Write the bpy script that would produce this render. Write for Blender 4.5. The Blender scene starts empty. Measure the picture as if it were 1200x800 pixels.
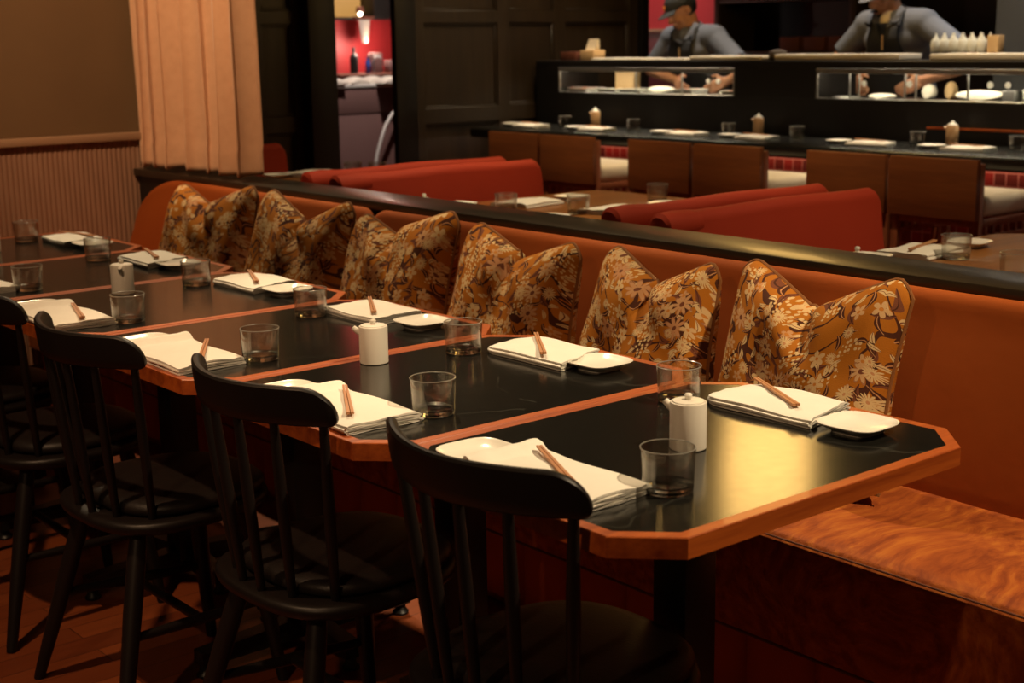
import bpy, bmesh, math, random
from mathutils import Vector, Matrix
PI = math.pi
S = bpy.context.scene
COL = S.collection
random.seed(7)

# ------------------------------------------------------------------ mesh helpers
class MB:
    """collects shapes and links them as one mesh object"""
    def __init__(s):
        s.bm = bmesh.new(); s.uv = None; s.mi = 0
    def _mark(s, faces):
        for f in faces: f.material_index = s.mi
    def box(s, x0, y0, z0, x1, y1, z1, bev=0.0, seg=2, M=None):
        b = bmesh.new()
        bmesh.ops.create_cube(b, size=1)
        for v in b.verts:
            v.co = Vector(((x0+x1)/2+v.co.x*(x1-x0), (y0+y1)/2+v.co.y*(y1-y0), (z0+z1)/2+v.co.z*(z1-z0)))
        if bev > 0:
            bmesh.ops.bevel(b, geom=list(b.edges), offset=bev, segments=seg, profile=0.5, affect='EDGES')
        return s.merge(b, M)
    def merge(s, b, M=None):
        mp = {}
        for v in b.verts:
            mp[v] = s.bm.verts.new(M @ v.co if M else v.co)
        fs = []
        for f in b.faces:
            try: fs.append(s.bm.faces.new([mp[v] for v in f.verts]))
            except ValueError: pass
        s._mark(fs); b.free()
        return s
    def rings(s, rings, cap0=True, cap1=True, closed=True):
        """skin a list of equal-length vertex rings"""
        R = [[s.bm.verts.new(p) for p in r] for r in rings]
        fs = []; n = len(R[0])
        for a, b in zip(R, R[1:]):
            for i in range(n if closed else n-1):
                j = (i+1) % n
                fs.append(s.bm.faces.new((a[i], a[j], b[j], b[i])))
        if cap0: fs.append(s.bm.faces.new(R[0][::-1]))
        if cap1: fs.append(s.bm.faces.new(R[-1]))
        s._mark(fs)
        return s
    def tube(s, pts, rad, seg=10, flat=1.0, flat_axis=None):
        pts = [Vector(p) for p in pts]; n = len(pts)
        if not isinstance(rad, (list, tuple)): rad = [rad]*n
        rr = []; prev = None
        for i, p in enumerate(pts):
            t = (pts[min(i+1, n-1)]-pts[max(i-1, 0)]).normalized()
            if prev is None:
                ref = Vector(flat_axis) if flat_axis else (Vector((0, 0, 1)) if abs(t.z) < .9 else Vector((1, 0, 0)))
            else: ref = prev
            a = (ref - t*ref.dot(t)).normalized(); prev = a
            b = t.cross(a)
            rr.append([p + a*(math.cos(2*PI*k/seg)*rad[i]*flat) + b*(math.sin(2*PI*k/seg)*rad[i]) for k in range(seg)])
        return s.rings(rr)
    def lathe(s, prof, c=(0, 0, 0), seg=32, M=None):
        """profile of (r, z); ends with r=0 are closed to a point"""
        b = bmesh.new(); c = Vector(c); prev = None
        for r, z in prof:
            if r <= 1e-6: cur = [b.verts.new((c.x, c.y, c.z+z))]
            else: cur = [b.verts.new((c.x+r*math.cos(2*PI*k/seg), c.y+r*math.sin(2*PI*k/seg), c.z+z)) for k in range(seg)]
            if prev:
                for k in range(seg):
                    j = (k+1) % seg
                    if len(prev) == 1 and len(cur) == 1: break
                    if len(prev) == 1: b.faces.new((prev[0], cur[j], cur[k]))
                    elif len(cur) == 1: b.faces.new((prev[k], prev[j], cur[0]))
                    else: b.faces.new((prev[k], prev[j], cur[j], cur[k]))
            prev = cur
        bmesh.ops.recalc_face_normals(b, faces=list(b.faces))
        return s.merge(b, M)
    def prism(s, poly, z0, z1, bev=0.0, seg=2):
        b = bmesh.new()
        lo = [b.verts.new((x, y, z0)) for x, y in poly]; hi = [b.verts.new((x, y, z1)) for x, y in poly]
        n = len(poly)
        b.faces.new(lo[::-1]); top = b.faces.new(hi)
        for i in range(n): b.faces.new((lo[i], lo[(i+1) % n], hi[(i+1) % n], hi[i]))
        bmesh.ops.recalc_face_normals(b, faces=list(b.faces))
        if bev > 0:
            es = [e for e in b.edges if abs(e.verts[0].co.z-e.verts[1].co.z) < 1e-6]
            bmesh.ops.bevel(b, geom=es, offset=bev, segments=seg, profile=0.5, affect='EDGES')
        return s.merge(b)
    def ball(s, c, r, M=None, u=16, v=10):
        b = bmesh.new(); bmesh.ops.create_uvsphere(b, u_segments=u, v_segments=v, radius=1)
        r = (r, r, r) if not isinstance(r, (list, tuple)) else r
        R = Matrix.Translation(Vector(c)) @ (M.to_4x4() if M else Matrix()) @ Matrix.Diagonal((r[0], r[1], r[2], 1))
        return s.merge(b, R)
    def grid(s, fn, nu, nv, wrap=False, uvfn=None):
        if uvfn and s.uv is None: s.uv = s.bm.loops.layers.uv.new('UVMap')
        V = [[s.bm.verts.new(fn(i/nu, j/nv)) for j in range(nv+1)] for i in range(nu+(0 if wrap else 1))]
        fs = []
        for i in range(nu):
            for j in range(nv):
                i2 = (i+1) % len(V)
                f = s.bm.faces.new((V[i][j], V[i2][j], V[i2][j+1], V[i][j+1])); fs.append(f)
                if uvfn:
                    for l, (a, c) in zip(f.loops, ((i, j), (i+1, j), (i+1, j+1), (i, j+1))): l[s.uv].uv = uvfn(a/nu, c/nv)
        s._mark(fs)
        return s
    def weld(s, d=1e-5):
        bmesh.ops.remove_doubles(s.bm, verts=list(s.bm.verts), dist=d); return s
    def build(s, name, mats, parent=None, angle=38, recalc=True, smooth=True):
        if recalc: bmesh.ops.recalc_face_normals(s.bm, faces=list(s.bm.faces))
        me = bpy.data.meshes.new(name); s.bm.to_mesh(me); s.bm.free()
        for m in (mats if isinstance(mats, (list, tuple)) else [mats]): me.materials.append(m)
        if smooth:
            for p in me.polygons: p.use_smooth = True
            me.set_sharp_from_angle(angle=math.radians(angle))
        o = bpy.data.objects.new(name, me); COL.objects.link(o)
        if parent: o.parent = parent
        return o

def tag(o, label=None, cat=None, group=None, kind=None):
    if label: o['label'] = label
    if cat: o['category'] = cat
    if group: o['group'] = group
    if kind: o['kind'] = kind
    return o
def thing(name, label, cat, loc=(0, 0, 0), rz=0.0, group=None):
    o = bpy.data.objects.new(name, None); COL.objects.link(o)
    o.location = loc; o.rotation_euler = (0, 0, rz); o.empty_display_size = .1
    return tag(o, label, cat, group)
def dup(o, parent=None):
    c = o.copy(); COL.objects.link(c)
    if parent: c.parent = parent
    for ch in list(o.children): dup(ch, c)
    return c
def copies(proto, places, group=None):
    """places: list of (loc, rz, label); the first place takes the prototype itself"""
    out = []
    src = proto
    for i, (loc, rz, label) in enumerate(places):
        o = proto if i == 0 else dup(src)
        o.location = loc; o.rotation_euler = (0, 0, rz); o['label'] = label
        if group: o['group'] = group
        out.append(o)
    return out
def struct(o): o['kind'] = 'structure'; return o
def rrect(x0, y0, x1, y1, r, n=5):
    P = []
    for cx, cy, a in ((x1-r, y1-r, 0), (x0+r, y1-r, 90), (x0+r, y0+r, 180), (x1-r, y0+r, 270)):
        for k in range(n+1):
            t = math.radians(a+90*k/n); P.append((cx+r*math.cos(t), cy+r*math.sin(t)))
    return P
def sstep(a, b, x):
    t = max(0., min(1., (x-a)/(b-a))); return t*t*(3-2*t)

# ------------------------------------------------------------------ materials
class NB:
    def __init__(s, name):
        s.m = bpy.data.materials.new(name); s.m.use_nodes = True
        s.nt = s.m.node_tree; s.N = s.nt.nodes; s.L = s.nt.links
        s.b = s.N['Principled BSDF']
    def n(s, t, **kw):
        x = s.N.new(t)
        for k, v in kw.items(): setattr(x, k, v)
        return x
    def set(s, sock, v):
        if isinstance(v, bpy.types.NodeSocket): s.L.new(v, sock)
        else: sock.default_value = v
    def math(s, op, a, b=None, c=None, clamp=False):
        x = s.n('ShaderNodeMath', operation=op); x.use_clamp = clamp
        s.set(x.inputs[0], a)
        if b is not None: s.set(x.inputs[1], b)
        if c is not None: s.set(x.inputs[2], c)
        return x.outputs[0]
    def vmath(s, op, a, b=None, out=0):
        x = s.n('ShaderNodeVectorMath', operation=op); s.set(x.inputs[0], a)
        if b is not None: s.set(x.inputs['Scale' if op == 'SCALE' else 1], b)
        return x.outputs[out]
    def mix(s, f, a, b):
        x = s.n('ShaderNodeMix', data_type='RGBA')
        s.set(x.inputs['Factor'], f)
        s.set([i for i in x.inputs if i.name == 'A' and i.type == 'RGBA'][0], a)
        s.set([i for i in x.inputs if i.name == 'B' and i.type == 'RGBA'][0], b)
        return [o for o in x.outputs if o.type == 'RGBA'][0]
    def ramp(s, f, stops):
        x = s.n('ShaderNodeValToRGB'); e = x.color_ramp.elements
        while len(e) < len(stops): e.new(.5)
        for k, (p, c) in enumerate(stops): e[k].position = p; e[k].color = c if len(c) == 4 else (*c, 1)
        s.set(x.inputs[0], f); return x.outputs[0]
    def coord(s, kind='Object'): return s.n('ShaderNodeTexCoord').outputs[kind]
    def mapping(s, v, scale=(1, 1, 1), rot=(0, 0, 0), loc=(0, 0, 0)):
        x = s.n('ShaderNodeMapping'); s.set(x.inputs['Vector'], v)
        x.inputs['Scale'].default_value = scale; x.inputs['Rotation'].default_value = rot; x.inputs['Location'].default_value = loc
        return x.outputs[0]
    def noise(s, v, scale, detail=3, rough=.5, out='Fac'):
        x = s.n('ShaderNodeTexNoise'); s.set(x.inputs['Vector'], v); x.inputs['Scale'].default_value = scale
        x.inputs['Detail'].default_value = detail; x.inputs['Roughness'].default_value = rough
        return x.outputs[out]
    def bump(s, h, strength=.2, dist=.01):
        x = s.n('ShaderNodeBump'); x.inputs['Strength'].default_value = strength; x.inputs['Distance'].default_value = dist
        s.set(x.inputs['Height'], h); s.L.new(x.outputs[0], s.b.inputs['Normal'])
    def p(s, **kw):
        nm = {'color': 'Base Color', 'rough': 'Roughness', 'metal': 'Metallic', 'spec': 'Specular IOR Level', 'sheen': 'Sheen Weight', 'sheen_rough': 'Sheen Roughness',
              'sheen_tint': 'Sheen Tint', 'trans': 'Transmission Weight', 'ior': 'IOR', 'coat': 'Coat Weight', 'coat_rough': 'Coat Roughness', 'emit': 'Emission Color', 'estr': 'Emission Strength', 'sss': 'Subsurface Weight'}
        for k, v in kw.items():
            if isinstance(v, tuple) and len(v) == 3: v = (*v, 1)
            s.set(s.b.inputs[nm[k]], v)
        return s
def flat(name, c, rough=.5, var=.12, scale=30, bump=0.0, **kw):
    """one colour with a little uneven wear"""
    k = NB(name); co = k.coord()
    f = k.noise(co, scale, 4)
    a = tuple(x*(1-var) for x in c)+(1,); b = tuple(min(1, x*(1+var)) for x in c)+(1,)
    k.p(color=k.mix(f, a, b), rough=rough, **kw)
    if bump: k.bump(k.noise(co, scale*6, 2), bump, .002)
    return k.m
def wood(name, c0, c1, axis=0, scale=1.0, rough=.4, coat=0.0, spec=.5):
    k = NB(name); co = k.coord()
    sc = [38*scale]*3; sc[axis] = 2.2*scale
    v = k.mapping(co, tuple(sc))
    f = k.noise(v, 1.0, 6, .62); g = k.noise(k.mapping(co, tuple(x*5 for x in sc)), 1.0, 2)
    h = k.math('ADD', k.math('MULTIPLY', f, .75), k.math('MULTIPLY', g, .25))
    k.p(color=k.ramp(h, [(.32, c0), (.66, c1)]), rough=rough, coat=coat, spec=spec)
    k.bump(h, .08, .002)
    return k.m
def velvet(name, c, c2, scale=5.0, bump=.25, spec=.15):
    k = NB(name); co = k.coord()
    f = k.noise(co, scale, 4, .55); g = k.noise(co, scale*30, 2)
    k.p(color=k.mix(f, (*c, 1), (*c2, 1)), rough=.75, sheen=.10, sheen_rough=.4, sheen_tint=(min(1, c[0]*2.2), min(1, c[1]*2.6), min(1, c[2]*2.4)), spec=spec)
    k.bump(k.math('ADD', k.math('MULTIPLY', f, 1.0), k.math('MULTIPLY', g, .04)), bump, .02)
    return k.m
M = {}
M['oak'] = wood('oak_orange', (.22, .036, .006), (.46, .102, .015), 0, 1.0, .38, .1)
M['oak_light'] = wood('booth_table_wood', (.17, .06, .016), (.34, .14, .036), 0, .8, .32, .2)
M['veneer'] = wood('stool_veneer', (.15, .042, .012), (.25, .078, .021), 1, .8, .42, .05)
M['frame_wood'] = wood('stool_frame_wood', (.20, .06, .025), (.32, .10, .04), 2, 1.0, .42)
M['ledge'] = wood('ledge_dark_oak', (.011, .0075, .004), (.026, .018, .009), 1, .8, .36, .1)
M['panel'] = wood('panel_dark_stain', (.016, .0100, .0050), (.034, .021, .010), 2, .5, .42)
M['panel_black'] = wood('black_stain', (.0035, .0028, .0024), (.007, .0055, .0045), 2, .6, .45)
M['chop'] = wood('chopstick_wood', (.33, .13, .05), (.52, .24, .10), 0, 2.5, .5)
M['lacquer'] = flat('black_lacquer', (.0075, .0052, .0045), .44, .25, 14, spec=.3)
M['leather'] = flat('dark_brown_leather', (.010, .007, .006), .48, .3, 40, .25, spec=.3)
M['iron'] = flat('black_iron', (.006, .006, .006), .45, .2, 30)
M['velvet'] = velvet('rust_velvet', (.29, .060, .010), (.37, .088, .015), 4, .12)
k = NB('rust_velvet_seat'); co = k.coord(); wv = k.vmath('ADD', co, k.vmath('SCALE', k.noise(co, 3, 2, .5, 'Color'), .25))
nap = k.noise(k.mapping(wv, (6.5, 34, 34), (0, 0, .6)), 1.0, 4, .6)
k.p(color=k.ramp(nap, [(.34, (.19, .036, .006)), (.52, (.30, .068, .010)), (.68, (.40, .115, .015))]), rough=.7, sheen=.2, sheen_rough=.35, sheen_tint=(.9, .4, .12), spec=.2)
k.bump(k.math('ADD', nap, k.math('MULTIPLY', k.noise(co, 260, 1), .03)), .35, .012); M['velvet_seat'] = k.m
M['seam'] = flat('dark_rust_seam', (.09, .020, .004), .8, .1, 30)
M['booth'] = velvet('red_booth_leather', (.29, .022, .006), (.37, .034, .009), 3, .1, .3)
M['ceramic'] = flat('white_ceramic', (.80, .77, .69), .22, .03, 20)
M['pot'] = flat('matte_white_ceramic', (.72, .68, .60), .4, .03, 20)
k = NB('napkin_cloth'); co = k.coord(); k.p(color=k.mix(k.noise(co, 25, 3), (.74, .71, .63, 1), (.82, .79, .71, 1)), rough=.9, sheen=.2)
k.bump(k.math('ADD', k.noise(co, 18, 3), k.math('MULTIPLY', k.noise(co, 900, 1), .05)), .35, .006); M['cloth'] = k.m
k = NB('thick_glass'); k.p(color=(.97, .98, .96), rough=.0, trans=1.0, ior=1.46); M['glass_base'] = k.m
# thin clear glass: mostly see-through, denser seen edge-on, with a mirror sheen that grows at glancing angles
def thin_glass(name, face, mid, edge, sheen, refr=0):
    k = NB(name); t = k.n('ShaderNodeBsdfTransparent'); lw = k.n('ShaderNodeLayerWeight'); lw.inputs[0].default_value = .5
    fc = lw.outputs['Facing']
    k.L.new(k.ramp(fc, [(.0, face), (.75, mid), (1.0, edge)]), t.inputs[0]); g = k.n('ShaderNodeBsdfGlossy'); g.inputs['Roughness'].default_value = .05
    mx = k.n('ShaderNodeMixShader'); k.set(mx.inputs[0], k.math('ADD', .05, k.math('MULTIPLY', k.math('POWER', fc, 3.0), sheen))); k.L.new(t.outputs[0], mx.inputs[1]); k.L.new(g.outputs[0], mx.inputs[2])
    last = mx
    if refr:
        gb = k.n('ShaderNodeBsdfGlass'); gb.inputs['IOR'].default_value = 1.46; gb.inputs['Roughness'].default_value = 0; last = k.n('ShaderNodeMixShader'); last.inputs[0].default_value = refr; k.L.new(mx.outputs[0], last.inputs[1]); k.L.new(gb.outputs[0], last.inputs[2])
    k.L.new(last.outputs[0], k.N['Material Output'].inputs[0]); return k.m
M['glass'] = thin_glass('clear_glass', (.975, .975, .96), (.90, .90, .87), (.66, .65, .60), 1.0, .13)
M['rim'] = flat('glass_rim_glint', (.30, .29, .26), .18, .05, 40, spec=1.0)  # pale opaque colour paints the bright line along the glass lip
M['pane'] = thin_glass('case_glass', (.95, .97, .955), (.9, .93, .91), (.8, .84, .82), .6)
# honed black stone with thin pale veins
k = NB('black_stone'); co = k.coord()
w = k.vmath('ADD', co, k.vmath('SCALE', k.noise(co, 3.0, 3, .5, 'Color'), .35))
v = k.math('ABSOLUTE', k.math('SUBTRACT', k.noise(w, 2.1, 2, .45), .5))
line = k.math('MULTIPLY', k.math('LESS_THAN', v, .0025), k.math('GREATER_THAN', k.noise(co, 2.6, 2), .50))
base = k.mix(k.noise(co, 14, 5, .65), (.0045, .0045, .004, 1), (.011, .0105, .009, 1))
k.p(color=k.mix(k.math('MULTIPLY', line, .16), base, (.11, .11, .09, 1)), rough=k.math('ADD', .14, k.math('MULTIPLY', k.noise(co, 40, 4), .05)), spec=.5)
M['stone'] = k.m
M['countertop'] = flat('black_counter', (.006, .006, .0055), .25, .2, 8)
# floorboards running towards the bench
k = NB('floor_boards'); co = k.coord(); br = k.n('ShaderNodeTexBrick'); k.L.new(k.mapping(co, (1, 1, 1)), br.inputs['Vector'])
br.inputs['Scale'].default_value = 1.0; br.inputs['Brick Width'].default_value = 1.6; br.inputs['Row Height'].default_value = .083; br.inputs['Mortar Size'].default_value = .0012
br.inputs['Color1'].default_value = (.19, .042, .012, 1); br.inputs['Color2'].default_value = (.36, .092, .026, 1); br.inputs['Mortar'].default_value = (.02, .006, .003, 1); br.offset = .37; br.inputs['Bias'].default_value = -.1
gr = k.noise(k.mapping(co, (2.0, 45, 45)), 1.0, 5, .6)
k.p(color=k.mix(k.math('MULTIPLY', gr, .55), br.outputs['Color'], (.05, .013, .005, 1)), rough=.38); k.bump(br.outputs['Fac'], -.15, .002); M['floor'] = k.m
M['plaster'] = flat('olive_plaster', (.150, .088, .038), .92, .1, 6, .15)
M['wainscot'] = flat('ribbed_wainscot_paint', (.30, .165, .098), .65, .06, 10)
M['rail'] = flat('wall_rail_paint', (.36, .225, .13), .55, .05, 10)
k = NB('curtain_linen'); co = k.coord(); weave = k.noise(k.mapping(co, (420, 420, 60)), 1, 2)
k.p(color=k.mix(k.noise(co, 30, 4), (.58, .335, .19, 1), (.70, .43, .255, 1)), rough=.92, sheen=.25); k.bump(weave, .3, .002); M['curtain'] = k.m
M['ceiling'] = flat('dark_ceiling', (.05, .035, .022), .9, .1, 4)
k = NB('red_tile'); co = k.coord(); br = k.n('ShaderNodeTexBrick'); sx = k.n('ShaderNodeSeparateXYZ'); k.L.new(co, sx.inputs[0]); cx = k.n('ShaderNodeCombineXYZ'); k.L.new(sx.outputs[1], cx.inputs[0]); k.L.new(sx.outputs[2], cx.inputs[1]); k.L.new(cx.outputs[0], br.inputs['Vector']); br.offset = 0
br.inputs['Scale'].default_value = 1; br.inputs['Brick Width'].default_value = .062; br.inputs['Row Height'].default_value = .062; br.inputs['Mortar Size'].default_value = .0035
br.inputs['Color1'].default_value = (.30, .018, .013, 1); br.inputs['Color2'].default_value = (.11, .014, .010, 1); br.inputs['Mortar'].default_value = (.38, .11, .08, 1); br.inputs['Bias'].default_value = .15
k.p(color=br.outputs['Color'], rough=.25); k.bump(br.outputs['Fac'], -.3, .003); M['tile'] = k.m
M['red_wall'] = flat('red_wall_paint', (.42, .028, .032), .5, .08, 4)
M['maroon'] = flat('maroon_tile', (.11, .012, .018), .35, .15, 8)
M['white_leather'] = flat('cream_leather', (.78, .70, .56), .45, .04, 18)
M['steel'] = flat('brushed_steel', (.45, .44, .42), .35, .05, 60, metal=.9)
M['grey_panel'] = flat('grey_panel', (.10, .105, .105), .6, .05, 8)
M['white_panel'] = flat('white_panel', (.62, .64, .62), .5, .03, 8)
M['board'] = flat('pale_serving_board', (.70, .66, .56), .5, .04, 14)
M['counter_front'] = flat('mauve_counter_front', (.17, .10, .095), .55, .06, 6)
M['skin'] = flat('skin', (.50, .235, .125), .55, .06, 30, sss=.08)
M['hair'] = flat('black_hair', (.008, .006, .005), .55, .3, 120, .5)
M['shirt'] = flat('grey_blue_shirt', (.115, .125, .15), .85, .08, 20, .2)
M['apron'] = flat('black_apron', (.008, .008, .009), .8, .2, 20, .2)
M['cap'] = flat('charcoal_cap', (.022, .024, .024), .75, .15, 40)
M['badge'] = flat('orange_stitching', (.60, .20, .02), .6, .1, 60)
M['tshirt'] = flat('cream_tee', (.72, .62, .47), .85, .04, 20)
M['trouser'] = flat('dark_trousers', (.015, .015, .017), .85, .1, 20)
M['lip'] = flat('lip', (.30, .08, .06), .5, .05, 30)
M['bottle'] = flat('amber_sauce_bottle', (.50, .30, .15), .35, .08, 20)
M['squeeze'] = flat('milky_squeeze_bottle', (.66, .66, .58), .4, .04, 20)
M['box'] = flat('tan_box', (.50, .33, .16), .7, .08, 10)
M['brown_box'] = flat('brown_box', (.12, .035, .018), .6, .1, 10)
M['paper'] = flat('cream_paper', (.78, .70, .55), .8, .04, 14)
M['red_plastic'] = flat('red_plastic', (.40, .012, .02), .4, .08, 14)
M['fish'] = flat('salmon_fish', (.62, .25, .15), .4, .2, 40)
M['rice'] = flat('white_fish', (.76, .70, .58), .5, .08, 60, .3)
M['green'] = flat('green_leaf', (.05, .10, .03), .6, .3, 60)
M['blue'] = flat('blue_plastic', (.03, .06, .30), .4, .1, 14)
M['knob'] = flat('white_knob', (.75, .70, .60), .35, .03, 14)
def lamp(name, c, e):
    k = NB(name); k.p(color=(.08, .06, .04), emit=c, estr=e); return k.m
# ------ embroidered floral cloth: flowers, leaves, vines and seed dots on mustard
def floral():
    k = NB('floral_cloth'); uv = k.coord('UV')
    wob = k.vmath('SUBTRACT', k.noise(uv, 9, 2, .5, 'Color'), (.5, .5, .5))
    uvw = k.vmath('ADD', uv, k.vmath('SCALE', wob, .022))
    def cells(scale, off, rnd=.75):
        v = k.n('ShaderNodeTexVoronoi', voronoi_dimensions='2D'); v.inputs['Scale'].default_value = scale; v.inputs['Randomness'].default_value = rnd
        src = k.vmath('ADD', uvw, (off, off*1.7, 0)); k.L.new(src, v.inputs['Vector'])
        d = k.vmath('SUBTRACT', src, v.outputs['Position'])
        sx = k.n('ShaderNodeSeparateXYZ'); k.L.new(d, sx.inputs[0]); c = k.n('ShaderNodeSeparateColor'); k.L.new(v.outputs['Color'], c.inputs[0])
        return sx.outputs[0], sx.outputs[1], c.outputs[0], c.outputs[1], c.outputs[2]
    def flower(scale, off, R, npet, th):
        x, y, r0, r1, r2 = cells(scale, off)
        ang = k.math('ARCTAN2', y, x); rad = k.math('SQRT', k.math('ADD', k.math('MULTIPLY', x, x), k.math('MULTIPLY', y, y)))
        pet = k.math('ABSOLUTE', k.math('COSINE', k.math('ADD', k.math('MULTIPLY', ang, npet/2), k.math('MULTIPLY', r0, 6.28))))
        lim = k.math('MULTIPLY', k.math('ADD', .34, k.math('MULTIPLY', pet, .66)), k.math('MULTIPLY', R, k.math('ADD', .65, k.math('MULTIPLY', r1, .6))))
        on = k.math('MULTIPLY', k.math('LESS_THAN', rad, lim), k.math('GREATER_THAN', r2, th))
        core = k.math('MULTIPLY', on, k.math('LESS_THAN', rad, R*.22))
        rim = k.math('MULTIPLY', on, k.math('GREATER_THAN', rad, k.math('MULTIPLY', lim, .86)))
        return on, core, rim, r1
    def leaf(scale, off, a, b, th):
        x, y, r0, r1, r2 = cells(scale, off, .9)
        t = k.math('MULTIPLY', r0, 6.28); c, s_ = k.math('COSINE', t), k.math('SINE', t)
        X = k.math('ADD', k.math('MULTIPLY', x, c), k.math('MULTIPLY', y, s_)); Y = k.math('SUBTRACT', k.math('MULTIPLY', y, c), k.math('MULTIPLY', x, s_))
        Y = k.math('ADD', Y, k.math('MULTIPLY', k.math('MULTIPLY', X, X), 18))
        e = k.math('ADD', k.math('POWER', k.math('ABSOLUTE', k.math('DIVIDE', X, a)), 1.6), k.math('POWER', k.math('ABSOLUTE', k.math('DIVIDE', Y, b)), 1.3))
        on = k.math('MULTIPLY', k.math('LESS_THAN', e, 1), k.math('GREATER_THAN', r2, th))
        vein = k.math('MULTIPLY', on, k.math('LESS_THAN', k.math('ABSOLUTE', Y), b*.14))
        return on, vein
    base = k.mix(k.noise(uv, 6, 3), (.29, .085, .007, 1), (.41, .150, .012, 1))
    dark = (.060, .018, .008, 1); mauve = (.15, .048, .022, 1); cream = (.56, .39, .19, 1); pink = (.45, .215, .095, 1)
    vine = k.math('LESS_THAN', k.math('ABSOLUTE', k.math('SUBTRACT', k.noise(uv, 9.5, 1, .4), .5)), .016)
    col = k.mix(vine, base, dark)
    l1, v1 = leaf(18, .37, .024, .0074, .25); col = k.mix(l1, col, mauve); col = k.mix(v1, col, dark)
    l2, v2 = leaf(22, 2.1, .020, .0060, .2); col = k.mix(l2, col, dark); col = k.mix(v2, col, pink)
    l3, v3 = leaf(30, 4.3, .0145, .0048, .55); col = k.mix(l3, col, cream); col = k.mix(v3, col, mauve)
    x, y, r0, r1, r2 = cells(85, 7.7, .6); rad = k.math('SQRT', k.math('ADD', k.math('MULTIPLY', x, x), k.math('MULTIPLY', y, y)))
    dots = k.math('MULTIPLY', k.math('LESS_THAN', rad, .0036), k.math('GREATER_THAN', k.noise(k.vmath('ADD', uv, (3, 1, 0)), 11, 1), .57)); col = k.mix(dots, col, cream)
    f1, c1, m1, q1 = flower(14, .0, .027, 9, .55); col = k.mix(f1, col, k.mix(q1, cream, pink)); col = k.mix(m1, col, k.mix(.5, pink, mauve)); col = k.mix(c1, col, mauve)
    f2, c2, m2, q2 = flower(18, 3.3, .018, 5, .5); col = k.mix(f2, col, k.mix(q2, pink, cream)); col = k.mix(c2, col, (.45, .17, .03, 1))
    f3, c3, m3, q3 = flower(18, 6.1, .0155, 16, .6); col = k.mix(f3, col, cream); col = k.mix(c3, col, pink)
    st = k.math('ADD', k.math('ADD', f1, f2), k.math('ADD', l3, dots))
    k.p(color=col, rough=.85, spec=.15); k.bump(k.math('ADD', k.math('MULTIPLY', st, .5), k.noise(uv, 400, 1)), .25, .002)
    return k.m
M['floral'] = floral()
M['piping'] = flat('dark_mustard_piping', (.20, .07, .012), .85, .1, 40)
# ------------------------------------------------------------------ camera
cam = bpy.data.cameras.new('camera'); co_ = bpy.data.objects.new('camera', cam); COL.objects.link(co_)
yaw, pitch, roll = 0.8796189, -0.2106332, -0.0150631
fw = Vector((math.cos(pitch)*math.cos(yaw), math.cos(pitch)*math.sin(yaw), math.sin(pitch)))
rt = Vector((math.sin(yaw), -math.cos(yaw), 0)); up = rt.cross(fw)
r2 = rt*math.cos(roll)+up*math.sin(roll); u2 = up*math.cos(roll)-rt*math.sin(roll)
mw = Matrix((r2, u2, -fw)).transposed().to_4x4(); mw.translation = (-1.2484, -1.23997, 1.40565)
co_.matrix_world = mw
cam.sensor_width = 36; cam.lens = 50.174; cam.clip_start = .05
cam.dof.use_dof = True; cam.dof.focus_distance = 2.75; cam.dof.aperture_fstop = 5.6
S.camera = co_

# ------------------------------------------------------------------ the room
b = MB(); b.box(-3, -3, -.1, 10, 10.6, 0); struct(b.build('floor', M['floor'], smooth=False))
b = MB(); b.box(-3, -3, 3.3, 10, 10.6, 3.4); struct(b.build('ceiling', M['ceiling'], smooth=False))
# side wall past the end of the bench: plaster over a ribbed wainscot with a chair rail
b = MB(); b.box(-3, 4.42, 0, 1.50, 4.60, 3.3); struct(b.build('wall_left', M['plaster'], smooth=False))
b = MB()
def rib(u, v):
    x = -1.4+2.90*u; ph = (x/.021) % 1.0
    return (x, 4.405-.0075*math.sqrt(max(0, 1-(2*ph-1)**2)), .12+.89*v)
b.grid(rib, 138*8, 1); b.box(-3, 4.41, .12, 1.50, 4.42, 1.01)
struct(b.build('trim_1', M['wainscot'], angle=60, recalc=False))
b = MB(); b.box(-3, 4.375, 1.005, 1.50, 4.419, 1.038, .006); struct(b.build('trim_2', M['rail']))
b = MB(); b.box(-3, 4.385, 0, .80, 4.419, .12, .005); struct(b.build('baseboard_left', M['rail']))

# dark panelled wall at the far end, with a doorway
YW = 6.05
def panelled(b, x0, x1, xs, zs, y=YW):
    b.mi = 0
    b.box(x0, y+.025, 0, x1, y+.12, 3.3)
    for xa, xb in zip(xs, xs[1:]): pass
    for x in xs: b.box(max(x0, x-.05), y, 0, min(x1, x+.05), y+.03, 3.3, .004, 1)
    for z0, z1 in zs: b.box(x0, y+.001, z0, x1, y+.03, z1, .004, 1)
    # small moulding round each recessed field
    for xa, xb in zip(xs, xs[1:]):
        for (_, z1), (z0, _) in zip(zs, zs[1:]):
            l, r = xa+.05, xb-.05
            b.box(l, y+.012, z1, l+.014, y+.028, z0, .003, 1); b.box(r-.014, y+.012, z1, r, y+.028, z0, .003, 1)
            b.box(l, y+.012, z1, r, y+.028, z1+.014, .003, 1); b.box(l, y+.012, z0-.014, r, y+.028, z0, .003, 1)
RAILS = [(0, .12), (.87, .97), (1.49, 1.57), (2.3, 2.4), (3.2, 3.3)]
b = MB(); panelled(b, 1.50, 3.24, [1.6, 2.1, 2.60, 2.92-.0, 3.22], RAILS); struct(b.build('wall_back', M['panel']))
b = MB(); panelled(b, 3.985, 6.05, [4.06, 4.75, 5.24, 5.93], RAILS); struct(b.build('wall_right', M['panel']))
b = MB(); b.box(3.22, YW-.10, 0, 3.405, YW+.25, 3.3, .006); struct(b.build('trim_3', M['panel_black']))
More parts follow.
